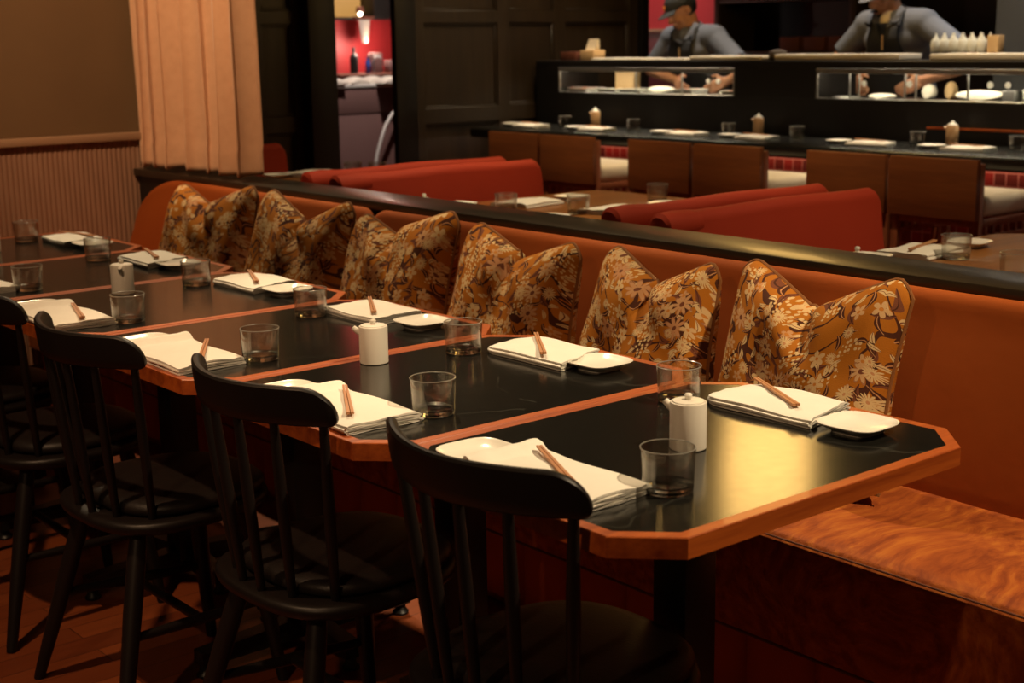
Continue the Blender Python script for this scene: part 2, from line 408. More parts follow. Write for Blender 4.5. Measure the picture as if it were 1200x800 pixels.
b = MB(); b.box(3.825, YW-.10, 0, 3.98, YW-.05, 3.3, .006); struct(b.build('trim_4', M['panel_black']))
b = MB(); b.box(3.406, YW-.02, 2.15, 3.984, YW+.2, 3.3, .004); struct(b.build('wall_top', M['panel_black']))
b = MB(); b.box(5.97, YW-.03, 0, 6.05, YW+.16, 3.3, .004); struct(b.build('trim_5', M['panel_black']))
# service room beyond the doorway and the kitchen behind the bar
b = MB(); b.box(1.5, 9.0, 0, 7.9, 9.1, 3.3); struct(b.build('wall_rear', M['red_wall'], smooth=False))
b = MB(); b.box(1.5, 8.975, 0, 7.9, 8.999, 1.10); struct(b.build('trim_6', M['maroon'], smooth=False))
b = MB(); b.box(7.9, -1.5, 0, 8.0, 9.1, 3.3); struct(b.build('wall_kitchen', M['panel_black'], smooth=False))
b = MB(); b.box(7.40, 6.62, 0, 7.50, 7.90, 3.3); struct(b.build('wall_tiled', M['red_wall'], smooth=False))
b = MB()
for i in range(5):
    for j in range(9): b.box(7.385, 6.64+i*.25, .02+j*.156, 7.399, 6.88+i*.25, .165+j*.156, .003, 1)
struct(b.build('trim_7', M['maroon']))
b = MB(); b.box(7.36, 6.62, 1.425, 7.399, 7.9, 1.445); struct(b.build('trim_8', M['rail']))

# ------------------------------------------------------------------ low partition with the dark ledge behind the bench
pt = thing('partition_ledge', 'long dark oak ledge on the low partition behind the cushioned bench', 'ledge', (1.462, 1.6, 0))
b = MB(); b.box(-.075, -3.0, 0, .06, 2.79, .858); b.build('partition_panel', M['panel_black'], pt, smooth=False)
b = MB(); b.box(-.095, -3.0, .858, .095, 2.80, .887, .004); b.build('ledge_board', M['ledge'], pt)

# ------------------------------------------------------------------ bench
bn = thing('banquette', 'long rust velvet bench running behind the dining tables', 'bench', (1.05, 1.6, 0))
BY0, BY1 = -1.2, 4.36
def seat_pt(u, v):
    # profile from the lower front edge, round the nose, over the seat to the back
    P = [(.850, .205), (.846, .30), (.845, .40), (.848, .425), (.858, .440), (.875, .447), (.95, .453), (1.05, .455), (1.15, .452), (1.22, .449), (1.285, .446)]
    t = v*(len(P)-1); i = min(int(t), len(P)-2); f = t-i
    x = P[i][0]*(1-f)+P[i+1][0]*f; z = P[i][1]*(1-f)+P[i+1][1]*f
    y = BY0+(BY1-BY0)*u
    w = sstep(.42, .6, v)*(1-sstep(.9, 1, v))
    z += w*.0045*(math.sin(y*21+x*9)*.6+math.sin(y*9.3-x*23+1.3)*.7)
    return (x-1.05, y-1.6, z)
b = MB(); b.grid(seat_pt, 150, 40)
b.box(.87-1.05, BY0-1.6, .21, 1.285-1.05, BY1-1.6, .43)
seat = b.build('seat_cushion', M['velvet_seat'], bn, angle=70, recalc=False)
b = MB(); b.tube([(.848-1.05, BY0-1.6, .434), (.848-1.05, BY1-1.6, .434)], .0022, 8); b.tube([(.853-1.05, BY0-1.6, .207), (.853-1.05, BY1-1.6, .207)], .005, 8); b.build('piping', M['seam'], seat)
b = MB(); b.box(.90-1.05, BY0-1.6, .0, 1.30-1.05, BY1-1.6, .205)
for i in range(int((BY1-BY0)/.18)):
    y0 = BY0+i*.18
    b.grid(lambda u, v: (.900-.026*math.sqrt(max(0, 1-(2*u-1)**2))-1.05, y0+.18*u-1.6, .03+.174*v), 10, 1)
b.build('tufted_base', M['velvet'], bn, angle=60)
def back_section(y0, y1, zt, rl, rr):
    """upholstered back: rounded top roll and rounded top corners"""
    n = 90; R = []
    prof = [(0, .46), (.012, .60), (.030, .74), (.046, .80)]
    for i in range(n+1):
        # dense near both ends
        s = i/n; s = s*s*(3-2*s) if True else s
        y = y0+(y1-y0)*s
        top = zt
        if y-y0 < rr: top = zt-rr+math.sqrt(max(0, rr*rr-(rr-(y-y0))**2))
        if y1-y < rl: top = min(top, zt-rl*.6*(1-math.sqrt(max(0, 1-((rl-(y1-y))/rl)**2))))
        top = max(top, .50)
        ring = []
        h = top-.44
        for a in range(9):
            f = a/8; ring.append((1.262+.058*f*f*.6+.030*f, .44+(h-.035)*f))
        for a in range(1, 9):
            t = PI*a/8
            ring.append((ring[8][0]+.0215*(1-math.cos(t)), top-.035+.035*math.sin(t)))
        ring.append((1.362, .44))
        ring[-2] = (1.362, ring[-2][1])
        R.append([(x-1.05, y-1.6, z) for x, z in ring])
    return R
b = MB(); b.rings(back_section(BY0, 2.585, .868, .08, .05)); b.build('back_cushion', M['velvet'], bn, angle=60)
b = MB(); b.rings(back_section(2.592, BY1, .868, .45, .055)); b.build('back_cushion', M['velvet'], bn, angle=60)

# ------------------------------------------------------------------ floral cushions
def cushion_mesh(i, wid, sep, h, dent, slant, zl, zr):
    """square cushion with a chopped top: two peaks, a dent between them and a crease running down from it"""
    r = random.Random(40+i)
    ou, ov = r.random()*3, r.random()*3
    n = 44
    def outline(s, t):
        w = wid*(.965+.035*math.cos(t*PI*1.4)) * (1-t) + (sep+.035)*t
        w *= 1-.05*math.sin(PI*t)
        y = s*w/2
        peak = (zl if s > 0 else zr)
        top = h*peak-dent*max(0, 1-abs(s-.08)/.92)**1.1-.040*(max(0, abs(s)-.78)/.22)**2
        bot = -.012*(1-s*s)
        z = bot+(top-bot)*t
        return y, z
    def depth(s, t):
        e = max(0., (1-s**4)*(1-(2*t-1)**4))
        d = .112*e**.5*(1.0-.30*t)
        s0 = .06+slant*(1-t)*1.9; q = s-s0; on = sstep(.55, .96, t)
        d *= 1-.55*math.exp(-(q/.10)**2)*on
        d += on*e**.6*(.026*math.exp(-((q-.22)/.20)**2)+.016*math.exp(-((q+.24)/.18)**2))
        d += e*.008*(math.sin(7*s+5*t+i)*.7+math.sin(11*t-6*s+2*i)*.6)
        return d
    b = MB()
    def F(sg):
        def fn(u, v):
            s, t = 2*u-1, v; y, z = outline(s, t)
            return (-sg*depth(s, t), y, z)
        return fn
    uvf = lambda u, v: (ou+(2*u-1)*.25, ov+v*.46)
    b.grid(F(1), n, n, uvfn=uvf)
    uvb = lambda u, v: (ou+1+(2*u-1)*.25, ov+v*.46)
    b.grid(F(-.8), n, n, uvfn=uvb)
    b.weld(1e-4)
    p = MB()
    E = [(-1+2*k/40, 1.0) for k in range(41)]
    side = [(-1, k/30) for k in range(31)]+E[1:]+[(1, 1-k/30) for k in range(1, 31)]
    p.tube([(0, *outline(s, t)) for s, t in side], .0042, 6)
    return b, p
CU = [  # y, width, peak distance, height, dent, crease slant, peak scale (far, near), x, lean, yaw, label
    (.668, .470, .425, .455, .100, -.45, 1.01, .985, 1.105, .24, -.02, 'floral cushion beside the bare rust stretch of the bench, last before the open end'),
    (1.146, .465, .335, .435, .085, -.55, 1.02, .97, 1.105, .25, .02, 'floral cushion second from the open end of the bench'),
    (1.650, .515, .40, .44, .075, -.35, 1.03, .955, 1.10, .24, .05, 'floral cushion third from the open end of the bench'),
    (2.178, .50, .42, .45, .070, -.30, .96, 1.02, 1.095, .24, .07, 'floral cushion in front of the seam in the bench back'),
    (2.690, .54, .41, .465, .105, -.5, 1.03, .96, 1.075, .25, .14, 'floral cushion with a deep fold, second from the ribbed wall'),
    (3.290, .56, .41, .455, .085, -.5, 1.0, 1.0, 1.07, .25, .18, 'floral cushion by the ribbed wall, at the rounded end of the bench'),
]
for i, (y, w, sp, h, dn, sl, zl, zr, x, lean, yw, lab) in enumerate(CU):
    b, p = cushion_mesh(i, w, sp, h, dn, sl, zl, zr)
    o = b.build('cushion', M['floral'], angle=80)
    o.location = (x, y, .462+.012); o.rotation_euler = (0, lean, yw)
    tag(o, lab, 'cushion', 'floral cushions along the bench')
    p.build('piping', M['piping'], o)

# ------------------------------------------------------------------ dining tables
L, PW, CH, TH = .789, .61, .0775, .031
def octa(hx, hy, c): return [(hx, -hy+c), (hx, hy-c), (hx-c, hy), (-hx+c, hy), (-hx, hy-c), (-hx, -hy+c), (-hx+c, -hy), (hx-c, -hy)]
tb = thing('dining_table', '', 'table', (0, 0, 0))
b = MB(); hx, hy = L/2, PW/2-.0012; IB = .021
outer, inner = octa(hx, hy, CH), octa(hx-IB, hy-IB, CH-IB*.58)
o0 = [(x, y, .75-TH) for x, y in outer]; o1 = [(x, y, .7485) for x, y in outer]; o2 = [(x*.9975, y*.9965, .75) for x, y in outer]; i2 = [(x, y, .75) for x, y in inner]; i3 = [(x, y, .74) for x, y in inner]
b.rings([o0, o1, o2, i2, i3], cap0=True, cap1=False); b.build('wooden_edge', M['oak'], tb, angle=20)
b = MB(); b.prism(inner, .735, .7497); b.build('stone_inlay', M['stone'], tb, smooth=False)
b = MB(); b.box(-.0375, -.0375, .05, .0375, .0375, .70, .004); b.box(-.20, -.17, .70, .20, .17, .719, .003); b.build('column', M['iron'], tb)
bs = MB()
for ax in (0, 1):
    ln = .285 if ax == 0 else .20
    poly = [(-ln, .030), (ln, .030), (ln, .062), (.05, .078), (-.05, .078), (-ln, .062)]
    rr = [[(a, -.022, z) if ax == 0 else (-.022, a, z) for a, z in poly], [(a, .022, z) if ax == 0 else (.022, a, z) for a, z in poly]]
    bs.rings(rr)
base = bs.build('cross_base', M['iron'], tb, angle=20)
for sx, sy in ((-.27, 0), (.27, 0), (0, -.185), (0, .185)):
    b = MB(); b.lathe([(0, 0), (.019, 0), (.021, .006), (.014, .014), (.012, .032), (0, .032)], (sx, sy, 0), 14); b.build('glide', M['iron'], base)
ROW = ['at the open end of the row', 'second from the open end of the row', 'third from the open end of the row', 'fourth from the open end of the row', 'fifth from the open end of the row', 'beside the ribbed wall']
TAB = ['open-end table', 'second table from open end', 'third table from open end', 'fourth table from open end', 'fifth table from open end', 'table beside the ribbed wall']
copies(tb, [((L/2, k*PW+PW/2, 0), 0, 'black stone dining table with orange wood edge '+ROW[k]) for k in range(6)], 'dining tables along the bench')

# ------------------------------------------------------------------ place settings
ZT = .7501
def napkin(name, seed, w=.150, l=.240, skew=.10, lift=0.0):
    """a cloth folded in layers: a serpentine ribbon pushed along its length, plump in the middle and rounded at the folded end"""
    layers = 4; t = .0040; half = .00165
    path = []
    for k in range(layers):
        z = .0020+k*t
        xs = [0, .02, .12, .25, .4, .55, .7, .85, .96, 1.0]
        if k % 2: xs = xs[::-1]
        sh = .012*math.sin(k*2.1+seed)
        path += [(x*(1-.015*k)+sh*.6, z) for x in xs]
        if k < layers-1:
            e = xs[-1]; sgn = 1 if e == 1 else -1
            path += [(e*(1-.015*k)+sh*.6+sgn*.010, z+t*.3), (e*(1-.015*k)+sh*.6+sgn*.010, z+t*.7)]
    n = len(path); b = MB(); rr = []
    zmax = .0020+(layers-1)*t
    for q in range(25):
        f = q/24; y = (f-.5)*l
        e = max(0., (f-.80)/.20); nar = 1-(.30 if not lift else .08)*e**2.2; flt = 1-.45*e**2.5
        puff0 = .0075*(math.sin(PI*min(1, .12+f*.86)))**.8
        ring = []
        def pt(i, off):
            x, z = path[i]; a = path[max(0, i-1)]; c = path[min(n-1, i+1)]
            dx, dz = (c[0]-a[0])*w, c[1]-a[1]; d = math.hypot(dx, dz) or 1
            px, pz = x*w-dz/d*off, z+dx/d*off
            u = max(0., min(1., x))
            pz = pz*flt+puff0*math.sin(PI*u)**.7*(z/zmax)
            pz += (z/zmax)*(.0012*math.sin(9*f+7*x+seed)+.0010*math.sin(17*x-6*f+2*seed))
            pz += (1-z/zmax)**2*0+lift*sstep(.86, .95, f)
            xx = (px-w/2)*nar+(.010*e*e if not lift else 0); yy = y+skew*xx*(1-f)+.003*math.sin(i*1.3+seed)*(1-f)
            xx += .005*math.sin(3*f+seed)*(f-.5)
            return (xx, yy, max(.0002, pz))
        for i in range(n): ring.append(pt(i, half))
        for i in range(n-1, -1, -1): ring.append(pt(i, -half))
        rr.append(ring)
    b.rings(rr)
    return b.build(name, M['cloth'], angle=55)
def plate_mb():
    def sup(hx, z, p=3.6, n=56):
        out = []
        for k in range(n):
            a = 2*PI*k/n; c, s_ = math.cos(a), math.sin(a); d = (abs(c)**p+abs(s_)**p)**(-1/p)
            out.append((hx*c*d, hx*s_*d, z))
        return out
    b = MB()
    b.rings([sup(.001, .0035), sup(.034, .0035), sup(.0345, 0), sup(.037, 0), sup(.0385, .004), sup(.048, .0085), sup(.0572, .0145), sup(.0588, .0162), sup(.0585, .0172), sup(.0572, .0170), sup(.0545, .0152), sup(.046, .0105), sup(.037, .0072), sup(.001, .0068)])
    return b
plate0 = plate_mb().build('square_plate', M['ceramic'], angle=50); tag(plate0, '', 'plate')
tum = MB()
tum.lathe([(.036, .0012), (.0366, 0.0), (.0378, .0015), (.0385, .006), (.0398, .040), (.0412, .0655), (.0409, .0668), (.0398, .0668), (.0394, .0655), (.0381, .040), (.0370, .0130), (.0368, .006), (.036, .0012)], seg=48)
tumbler0 = tum.build('tumbler', M['glass'], angle=50); tag(tumbler0, '', 'glass')
tub = MB(); tub.lathe([(0, .0004), (.0355, .0004), (.0372, .002), (.0376, .006), (.0366, .0118), (.034, .0094), (.02, .0088), (0, .0086)], seg=40)
rm = MB(); rm.tube([(.0406*math.cos(2*PI*k/48), .0406*math.sin(2*PI*k/48), .0664) for k in range(49)], .0008, 6); rm.build('rim', M['rim'], tumbler0)  # opaque ring carries the painted highlight of the lip
tub.build('thick_base', M['glass_base'], tumbler0, angle=50)
chop0 = thing('chopsticks', '', 'chopsticks')
for sy in (-1, 1):
    b = MB()
    b.rings([[(x, sy*(.0006+w0)+dy*w0, .0035+dz*w0) for dy, dz in ((-1, -.8), (1, -.8), (1, .8), (-1, .8))] for x, w0 in ((-.102, .0020), (.04, .0026), (.102, .0030))])
    b.build('stick', M['chop'], chop0, angle=20)
pot0 = thing('sauce_pot', '', 'sauce pot')
b = MB(); b.lathe([(0, 0), (.0285, 0), (.0298, .0015), (.0298, .0755), (.029, .0772), (.027, .0777), (.026, .0765), (0, .0765)], seg=40); b.build('body', M['pot'], pot0)
b = MB(); b.lathe([(0, .0770), (.0255, .0770), (.0262, .0778), (.0255, .0792), (.012, .0806), (0, .0812)], seg=32); lid = b.build('lid', M['pot'], pot0)
b = MB(); b.lathe([(0, .0808), (.0052, .0808), (.0062, .0850), (.0066, .0880), (.0045, .0905), (0, .0912)], seg=18); b.build('knob', M['pot'], lid)
b = MB(); b.tube([(0, .0285, .0640), (0, .0345, .0685), (0, .0400, .0735), (0, .0412, .0748)], [.0070, .0062, .0055, .0050], 14); b.build('spout', M['pot'], pot0)

GR = {'a': [(.203, .161), (.212, .748), (.212, 1.354), (.188, 1.937), (.183, 2.552)], 'b': [(.596, .514), (.563, 1.112), (.547, 1.695), (.556, 2.299), (.552, 2.931), (.555, 3.515)]}
side = {'a': 'on the chair side of the ', 'b': 'on the bench side of the '}
gl = [((x, y, ZT), random.random()*6, 'empty clear tumbler '+side[s]+TAB[k]) for s in 'ab' for k, (x, y) in enumerate(GR[s])]
gl.append(((.20, 3.16, ZT), .4, 'empty clear tumbler '+side['a']+TAB[5]))
copies(tumbler0, gl, 'tumblers on the bench tables')
PL = {'a': [(.096, .472), (.085, 1.033), (.092, 1.640), (.083, 2.235), (.085, 2.85), (.085, 3.46)], 'b': [(.667, .170), (.668, .803), (.660, 1.392), (.662, 1.995), (.660, 2.605), (.656, 3.208)]}
copies(plate0, [((x, y, ZT), (random.random()-.5)*.08, 'small square white plate '+side[s]+TAB[k]) for s in 'ab' for k, (x, y) in enumerate(PL[s])], 'square plates on the bench tables')
NP = {'a': [(.100, .292, 0), (.096, .852, .0), (.090, 1.462, 0), (.078, 2.055, 0), (.08, 2.67, 0), (.08, 3.28, 0)], 'b': [(.690, .366, PI), (.668, .975, PI), (.660, 1.602, PI), (.668, 2.185, PI), (.662, 2.785, PI), (.665, 3.395, PI)]}
CS = {'a': [((.16, .403), (.06, .205)), ((.157, .950), (.045, .760)), ((.165, 1.50), (.06, 1.33)), ((.13, 2.13), (.07, 1.93)), ((.13, 2.75), (.06, 2.56)), ((.13, 3.36), (.06, 3.18))],
      'b': [((.750, .466), (.645, .280)), ((.722, 1.060), (.600, .895)), ((.712, 1.685), (.600, 1.500)), ((.705, 2.27), (.625, 2.09)), ((.685, 2.88), (.63, 2.69)), ((.66, 3.49), (.70, 3.29))]}
protos = [napkin('folded_napkin', 3, skew=.22), napkin('folded_napkin', 8, skew=.30), napkin('folded_napkin', 13, skew=.12), napkin('folded_napkin', 5, l=.268, skew=.05, lift=.0175), napkin('folded_napkin', 9, l=.266, skew=-.04, lift=.0175)]
for o in protos: tag(o, '', 'napkin')
used = set()
chops = []
for s in 'ab':
    for k, (x, y, rz) in enumerate(NP[s]):
        q = (k % 3) if s == 'b' else 3+k % 2
        o = protos[q] if q not in used else protos[q].copy()
        if q in used: COL.objects.link(o)
        used.add(q)
        o.location = (x, y+(.006 if s == 'a' else 0), ZT); o.rotation_euler = (0, 0, (random.random()-.5)*.08)
        tag(o, 'folded white cloth napkin '+side[s]+TAB[k], 'napkin', 'folded napkins on the bench tables')
        (xa, ya), (xb, yb) = CS[s][k]
        chops.append((((xa+xb)/2, (ya+yb)/2, ZT+.0232), math.atan2(yb-ya, xb-xa), 'wooden chopsticks on the %s napkin of the %s' % (('chair-side', 'bench-side')[s == 'b'], TAB[k])))
copies(chop0, chops, 'chopsticks on the napkins')
copies(pot0, [((.387, .294, ZT), .35, 'white cylindrical sauce pot on the open-end table'), ((.368, 1.162, ZT), .9, 'white cylindrical sauce pot at the edge between second and third tables'),
              ((.349, 2.316, ZT), 2.6, 'white cylindrical sauce pot on the fourth table from the open end'), ((.372, 3.345, ZT), 1.0, 'white cylindrical sauce pot on the table beside the ribbed wall')], 'white sauce pots along the tables')

# ------------------------------------------------------------------ black spindle-back chairs (facing +x)
ch = thing('spindle_chair', '', 'chair')
def seat_outline(n=48):
    P = []
    for k in range(n):
        a = 2*PI*k/n; c, s_ = math.cos(a), math.sin(a); p = 2.7
        d = (abs(c)**p+abs(s_)**p)**(-1/p)
        x, y = .207*c*d, (.212-.012*c)*s_*d
        P.append((x, y))
    return P
so = seat_outline()
b = MB()
b.rings([[(x*f, y*f, z) for x, y in so] for f, z in ((.80, .412), (.93, .416), (.985, .424), (1.0, .433), (.99, .441), (.965, .4445), (.90, .4455))])
b.build('seat', M['lacquer'], ch, angle=50)
b = MB()
b.rings([[(.022+x*f*.95, y*f*.97, z) for x, y in so] for f, z in ((.86, .4460), (.90, .4475), (.925, .455), (.915, .466), (.87, .473), (.75, .4775), (.5, .480), (.2, .481), (.01, .481))])
b.build('seat_pad', M['leather'], ch, angle=60)
# crest rail: bowed, ends swept forward, top corners rounded off
b = MB(); R = []
n = 44; HWD = .226
for i in range(n+1):
    s = math.sin((-1+2*i/n)*PI/2); y = HWD*s
    x = -.226+.092*abs(s)**2.0
    d = max(0, abs(y)-(HWD-.05)); ro = .05-math.sqrt(max(0, .05**2-d*d)); d2 = max(0, abs(y)-(HWD-.014)); rb = .014-math.sqrt(max(0, .014**2-d2*d2))
    zt = .840+.003*abs(s)-min(ro, .048); zb = .771+.004*abs(s)+rb; zt = max(zt, zb+.004)
    zc = (zt+zb)/2; hh = (zt-zb)/2; th = .0092 if abs(s) < .97 else .0070
    dxy = Vector((1, -(.092*2.0*abs(s)**1.0*(1 if s > 0 else -1))/HWD, 0)).normalized()
    ring = []
    for k in range(16):
        a = 2*PI*k/16; c, s2 = math.cos(a), math.sin(a); p = 5.5
        q = (abs(c)**p+abs(s2)**p)**(-1/p)
        off = c*q*th; vz = s2*q*hh
        ring.append((x+dxy.x*off-.12*(zc+vz-.80), y+dxy.y*off, zc+vz))
    R.append(ring)
b.rings(R); b.build('crest_rail', M['lacquer'], ch, angle=45)
for i, s in enumerate((-1, -.6, -.2, .2, .6, 1)):
    yt = .203*s; xt = -.2245+.092*abs(.203*s/.226)**2.0
    yb = .160*s; xb = -.185+.075*abs(s)**2
    pts = []; rad = []
    for q in range(9):
        f = q/8; pts.append((xb+(xt+.004-xb)*f-.012*math.sin(PI*f)*0, yb+(yt-yb)*f, .436+(.785-.436)*f)); rad.append(.0078+.0028*math.sin(PI*f)**1.2)
    b = MB(); b.tube(pts, rad, 10); b.build('spindle', M['lacquer'], ch)
LEG = {}
for nm, (x0, y0, x1, y1) in {'rl': (-.125, .125, -.235, .215), 'rr': (-.125, -.125, -.235, -.215), 'fl': (.125, .115, .175, .165), 'fr': (.125, -.115, .175, -.165)}.items():
    A, B = Vector((x0, y0, .425)), Vector((x1, y1, 0.0)); LEG[nm] = (A, B)
    pts = [A+(B-A)*f for f in (0, .15, .4, .7, .97, 1.0)]
    b = MB(); b.tube(pts, [.0165, .0195, .0195, .0165, .0125, .0115], 14); b.build('leg', M['lacquer'], ch)
P = lambda nm, f: LEG[nm][0]+(LEG[nm][1]-LEG[nm][0])*f
for a, c in (('rl', 'fl'), ('rr', 'fr')):
    b = MB(); b.tube([P(a, .52), P(a, .52).lerp(P(c, .55), .5), P(c, .55)], [.009, .0125, .009], 10); b.build('stretcher', M['lacquer'], ch)
b = MB(); b.tube([P('rl', .52).lerp(P('fl', .55), .5), P('rr', .52).lerp(P('fr', .55), .5)], [.0105, .0105], 10); b.build('stretcher', M['lacquer'], ch)
CHX = .126
CHL = ['black spindle-back chair at the open-end table', 'black spindle-back chair at the second table from the open end', 'black spindle-back chair at the third table from the open end', 'black spindle-back chair at the fourth table, cut by the photo edge', 'black spindle-back chair at the fifth table from the open end', 'black spindle-back chair at the table beside the ribbed wall']
copies(ch, [((CHX-.010, .312, 0), .0, CHL[0]), ((CHX-.010, .935, 0), .01, CHL[1]), ((CHX-.055, 1.555, 0), .01, CHL[2]), ((CHX-.05, 2.16, 0), -.01, CHL[3]), ((CHX-.03, 2.735, 0), .02, CHL[4]), ((CHX-.03, 3.35, 0), .0, CHL[5])], 'black spindle chairs along the tables')
# ------------------------------------------------------------------ curtain
b = MB()
rc = random.Random(5)
FOLD = [0, .055, .12, .19, .27, .34, .43, .50, .58, .66, .73, .80, .875, .94, 1.0]
def curt(u, v):
    z = .905+(2.75-.905)*v
    y0, y1 = 3.485, 4.372
    y = y0+(y1-y0)*u
    # soft irregular pleats, deeper at the bottom
    ph = 2*PI*(u*7.4+.22*math.sin(u*7)+.12*math.sin(u*15+1))
    amp = (.036+.012*math.sin(u*11))*(1-.25*v)
    x = 1.430-.035*u+amp*math.sin(ph)+.007*math.sin(2.3*ph+1+v*1.5)+.005*math.sin(v*6+u*20)*(1-v)
    y += .013*math.sin(2*ph+.6)*(1-.2*v)-.014*(1-v)*(1-u)
    if v < .048: x -= .004
    z += (1-v)**4*(.006*math.sin(ph*.5+1)+.003*math.sin(ph))
    return (x, y, z)
b.grid(curt, 300, 84)
cu = b.build('curtain', M['curtain'], angle=80); md = cu.modifiers.new('cloth', 'SOLIDIFY'); md.thickness = .004; md.offset = 0
tag(cu, 'pleated pinkish-beige linen curtain hanging over the end of the dark ledge', 'curtain')
b = MB(); b.tube([(1.46, 3.40, 2.78), (1.42, 4.40, 2.78)], .014, 12); o = b.build('curtain_rod', M['iron']); tag(o, 'dark rod that carries the linen curtain', 'curtain rod')
cu_b = None

# ------------------------------------------------------------------ red booths behind the ledge (two-sided)
def booth(yc, label, x0=1.66, x1=2.60, h=.915):
    t = thing('booth_bench', label, 'booth', ((x0+x1)/2, yc, 0), 0, 'two-sided red booth benches')
    hx = (x1-x0)/2
    for sg in (-1, 1):
        # upright back with a narrow rolled top and a rounded end
        b = MB(); rr = []
        n = 36; RT = .034
        for i in range(n+1):
            s = i/n; s = s*s*(3-2*s); x = -hx+2*hx*s
            top = h-.003*math.sin(s*9)
            if hx-x < .045: top = h-.045+math.sqrt(max(0, .045**2-(.045-(hx-x))**2))
            ring = [(x, sg*.030, .10), (x, sg*.060, top-.10), (x, sg*.066, top-RT)]
            for a in range(1, 10):
                q = PI*a/10; ring.append((x, sg*(.100-RT*math.cos(q)), top-RT+RT*math.sin(q)))
            ring += [(x, sg*.134, top-RT), (x, sg*.146, top-.13), (x, sg*.168, .62), (x, sg*.182, .44), (x, sg*.182, .10)]
            rr.append(ring)
        b.rings(rr); b.build('back', M['booth'], t, angle=60)
        b = MB(); b.tube([(hx-.155+0, sg*.1515, h-.17), (hx-.150, sg*.162, .66), (hx-.145, sg*.186, .47)], .0035, 6); b.build('seam', M['booth'], t)
        # bolster roll at the ledge end
        b = MB(); b.tube([(-hx-.045, sg*.100, h-.046), (-hx-.04, sg*.100, h-.045), (-hx+.02, sg*.100, h-.043), (-hx+.10, sg*.100, h-.040)], [.034, .044, .046, .038], 20); b.build('bolster', M['booth'], t)
        b = MB(); y0, y1 = sorted((sg*.19, sg*.60)); b.box(-hx, y0, .30, hx-.02, y1, .47, .035, 4); b.build('seat_cushion', M['booth'], t)
        b = MB(); y0, y1 = sorted((sg*.02, sg*.54)); b.box(-hx, y0, 0, hx-.05, y1, .30, .006); b.build('base', M['panel_black'], t)
    return t
booth(1.665, 'red leather booth bench between the two light wooden tables behind the ledge')
booth(3.335, 'red leather booth bench behind the ledge, beyond both bright wooden tables')
booth(4.985, 'red leather booth bench at the far panelled wall, seen past the curtain', 1.66, 2.38)

# ------------------------------------------------------------------ light wood tables between the booths
def booth_table(name, x0, y0, x1, y1, z, label, py=0):
    t = thing(name, label, 'table', ((x0+x1)/2, (y0+y1)/2, 0), 0, 'light wooden booth tables')
    cx, cy = (x0+x1)/2, (y0+y1)/2
    b = MB(); b.prism(rrect(x0-cx, y0-cy, x1-cx, y1-cy, .11, 8), z-.032, z, .004); b.build('top', M['oak_light'], t)
    b = MB(); b.box(-.04, py-.04, .02, .04, py+.04, z-.03, .004); b.build('column', M['iron'], t)
    b = MB(); b.prism(rrect(-.20, py-.115, .20, py+.115, .04, 4), 0, .022, .004); b.build('base', M['iron'], t)
    return t
ZR = .785
booth_table('booth_table', 1.62, 2.33, 2.78, 3.06, ZR, 'light wooden table between the two red booths behind the ledge', -.19)
booth_table('booth_table', 1.62, .42, 2.78, 1.19, ZR, 'light wooden table behind the uncushioned stretch of bench, in front of the red booth')
booth_table('booth_table', 1.62, 3.92, 2.55, 4.59, ZR, 'small wooden table by the doorway, half hidden by the curtain')
def place(proto, nm, loc, rz, label, group, sc=None):
    o = dup(proto); o.location = loc; o.rotation_euler = (0, 0, rz); o['label'] = label; o['group'] = group
    if sc: o.scale = (sc, sc, sc)
    return o
Z2 = ZR+.0005
T1n, T2n, T3n = 'on the table between the red booths', 'on the table before the red booth', 'on the small doorway table'
G = 'settings on the light wooden tables'
place(tumbler0, 0, (2.01, 2.72, Z2), .5, 'clear tumbler beside the folded napkin '+T1n, G)
place(tumbler0, 0, (2.16, 2.50, Z2), 1.5, 'clear tumbler half hidden by the booth end '+T1n, G)
place(tumbler0, 0, (2.62, 2.56, Z2), 2.5, 'clear tumbler at the stool end '+T1n, G)
place(protos[0], 0, (2.22, 2.83, Z2), -1.45, 'folded white napkin beside the far booth '+T1n, G)
place(plate0, 0, (2.44, 2.845, Z2), .1, 'square white plate at the stool end '+T1n, G)
place(plate0, 0, (1.99, 2.97, Z2), .2, 'square white plate close to the ledge '+T1n, G)
place(pot0, 0, (1.84, 2.86, Z2-.060), 1, '', G) if False else None
place(protos[1], 0, (2.30, 2.43, Z2), -1.5, 'folded white napkin along the near booth back '+T1n, G)
place(plate0, 0, (2.52, 2.42, Z2), .2, 'square white plate along the near booth back '+T1n, G)
place(plate0, 0, (1.98, 2.44, Z2), .1, 'square white plate by the bolster of the booth '+T1n, G)
place(protos[2], 0, (2.20, 1.10, Z2), -1.45, 'folded white napkin beside the tumbler '+T2n, G)
c0 = place(chop0, 0, (2.20, 1.10, Z2+.0232), .25, 'joined wooden chopsticks on the napkin '+T2n, G)
place(plate0, 0, (2.42, 1.09, Z2), .15, 'square white plate beyond the tumbler '+T2n, G)
place(tumbler0, 0, (2.19, .985, Z2), .2, 'clear tumbler beside the folded napkin '+T2n, G)
place(plate0, 0, (1.99, 1.13, Z2), .1, 'square white plate by the booth back '+T2n, G)
place(tumbler0, 0, (2.02, .70, Z2), 1.2, 'clear tumbler cut by the photo edge '+T2n, G)
place(protos[0], 0, (2.10, .53, Z2), -1.5, 'folded white napkin at the edge of the photo '+T2n, G)
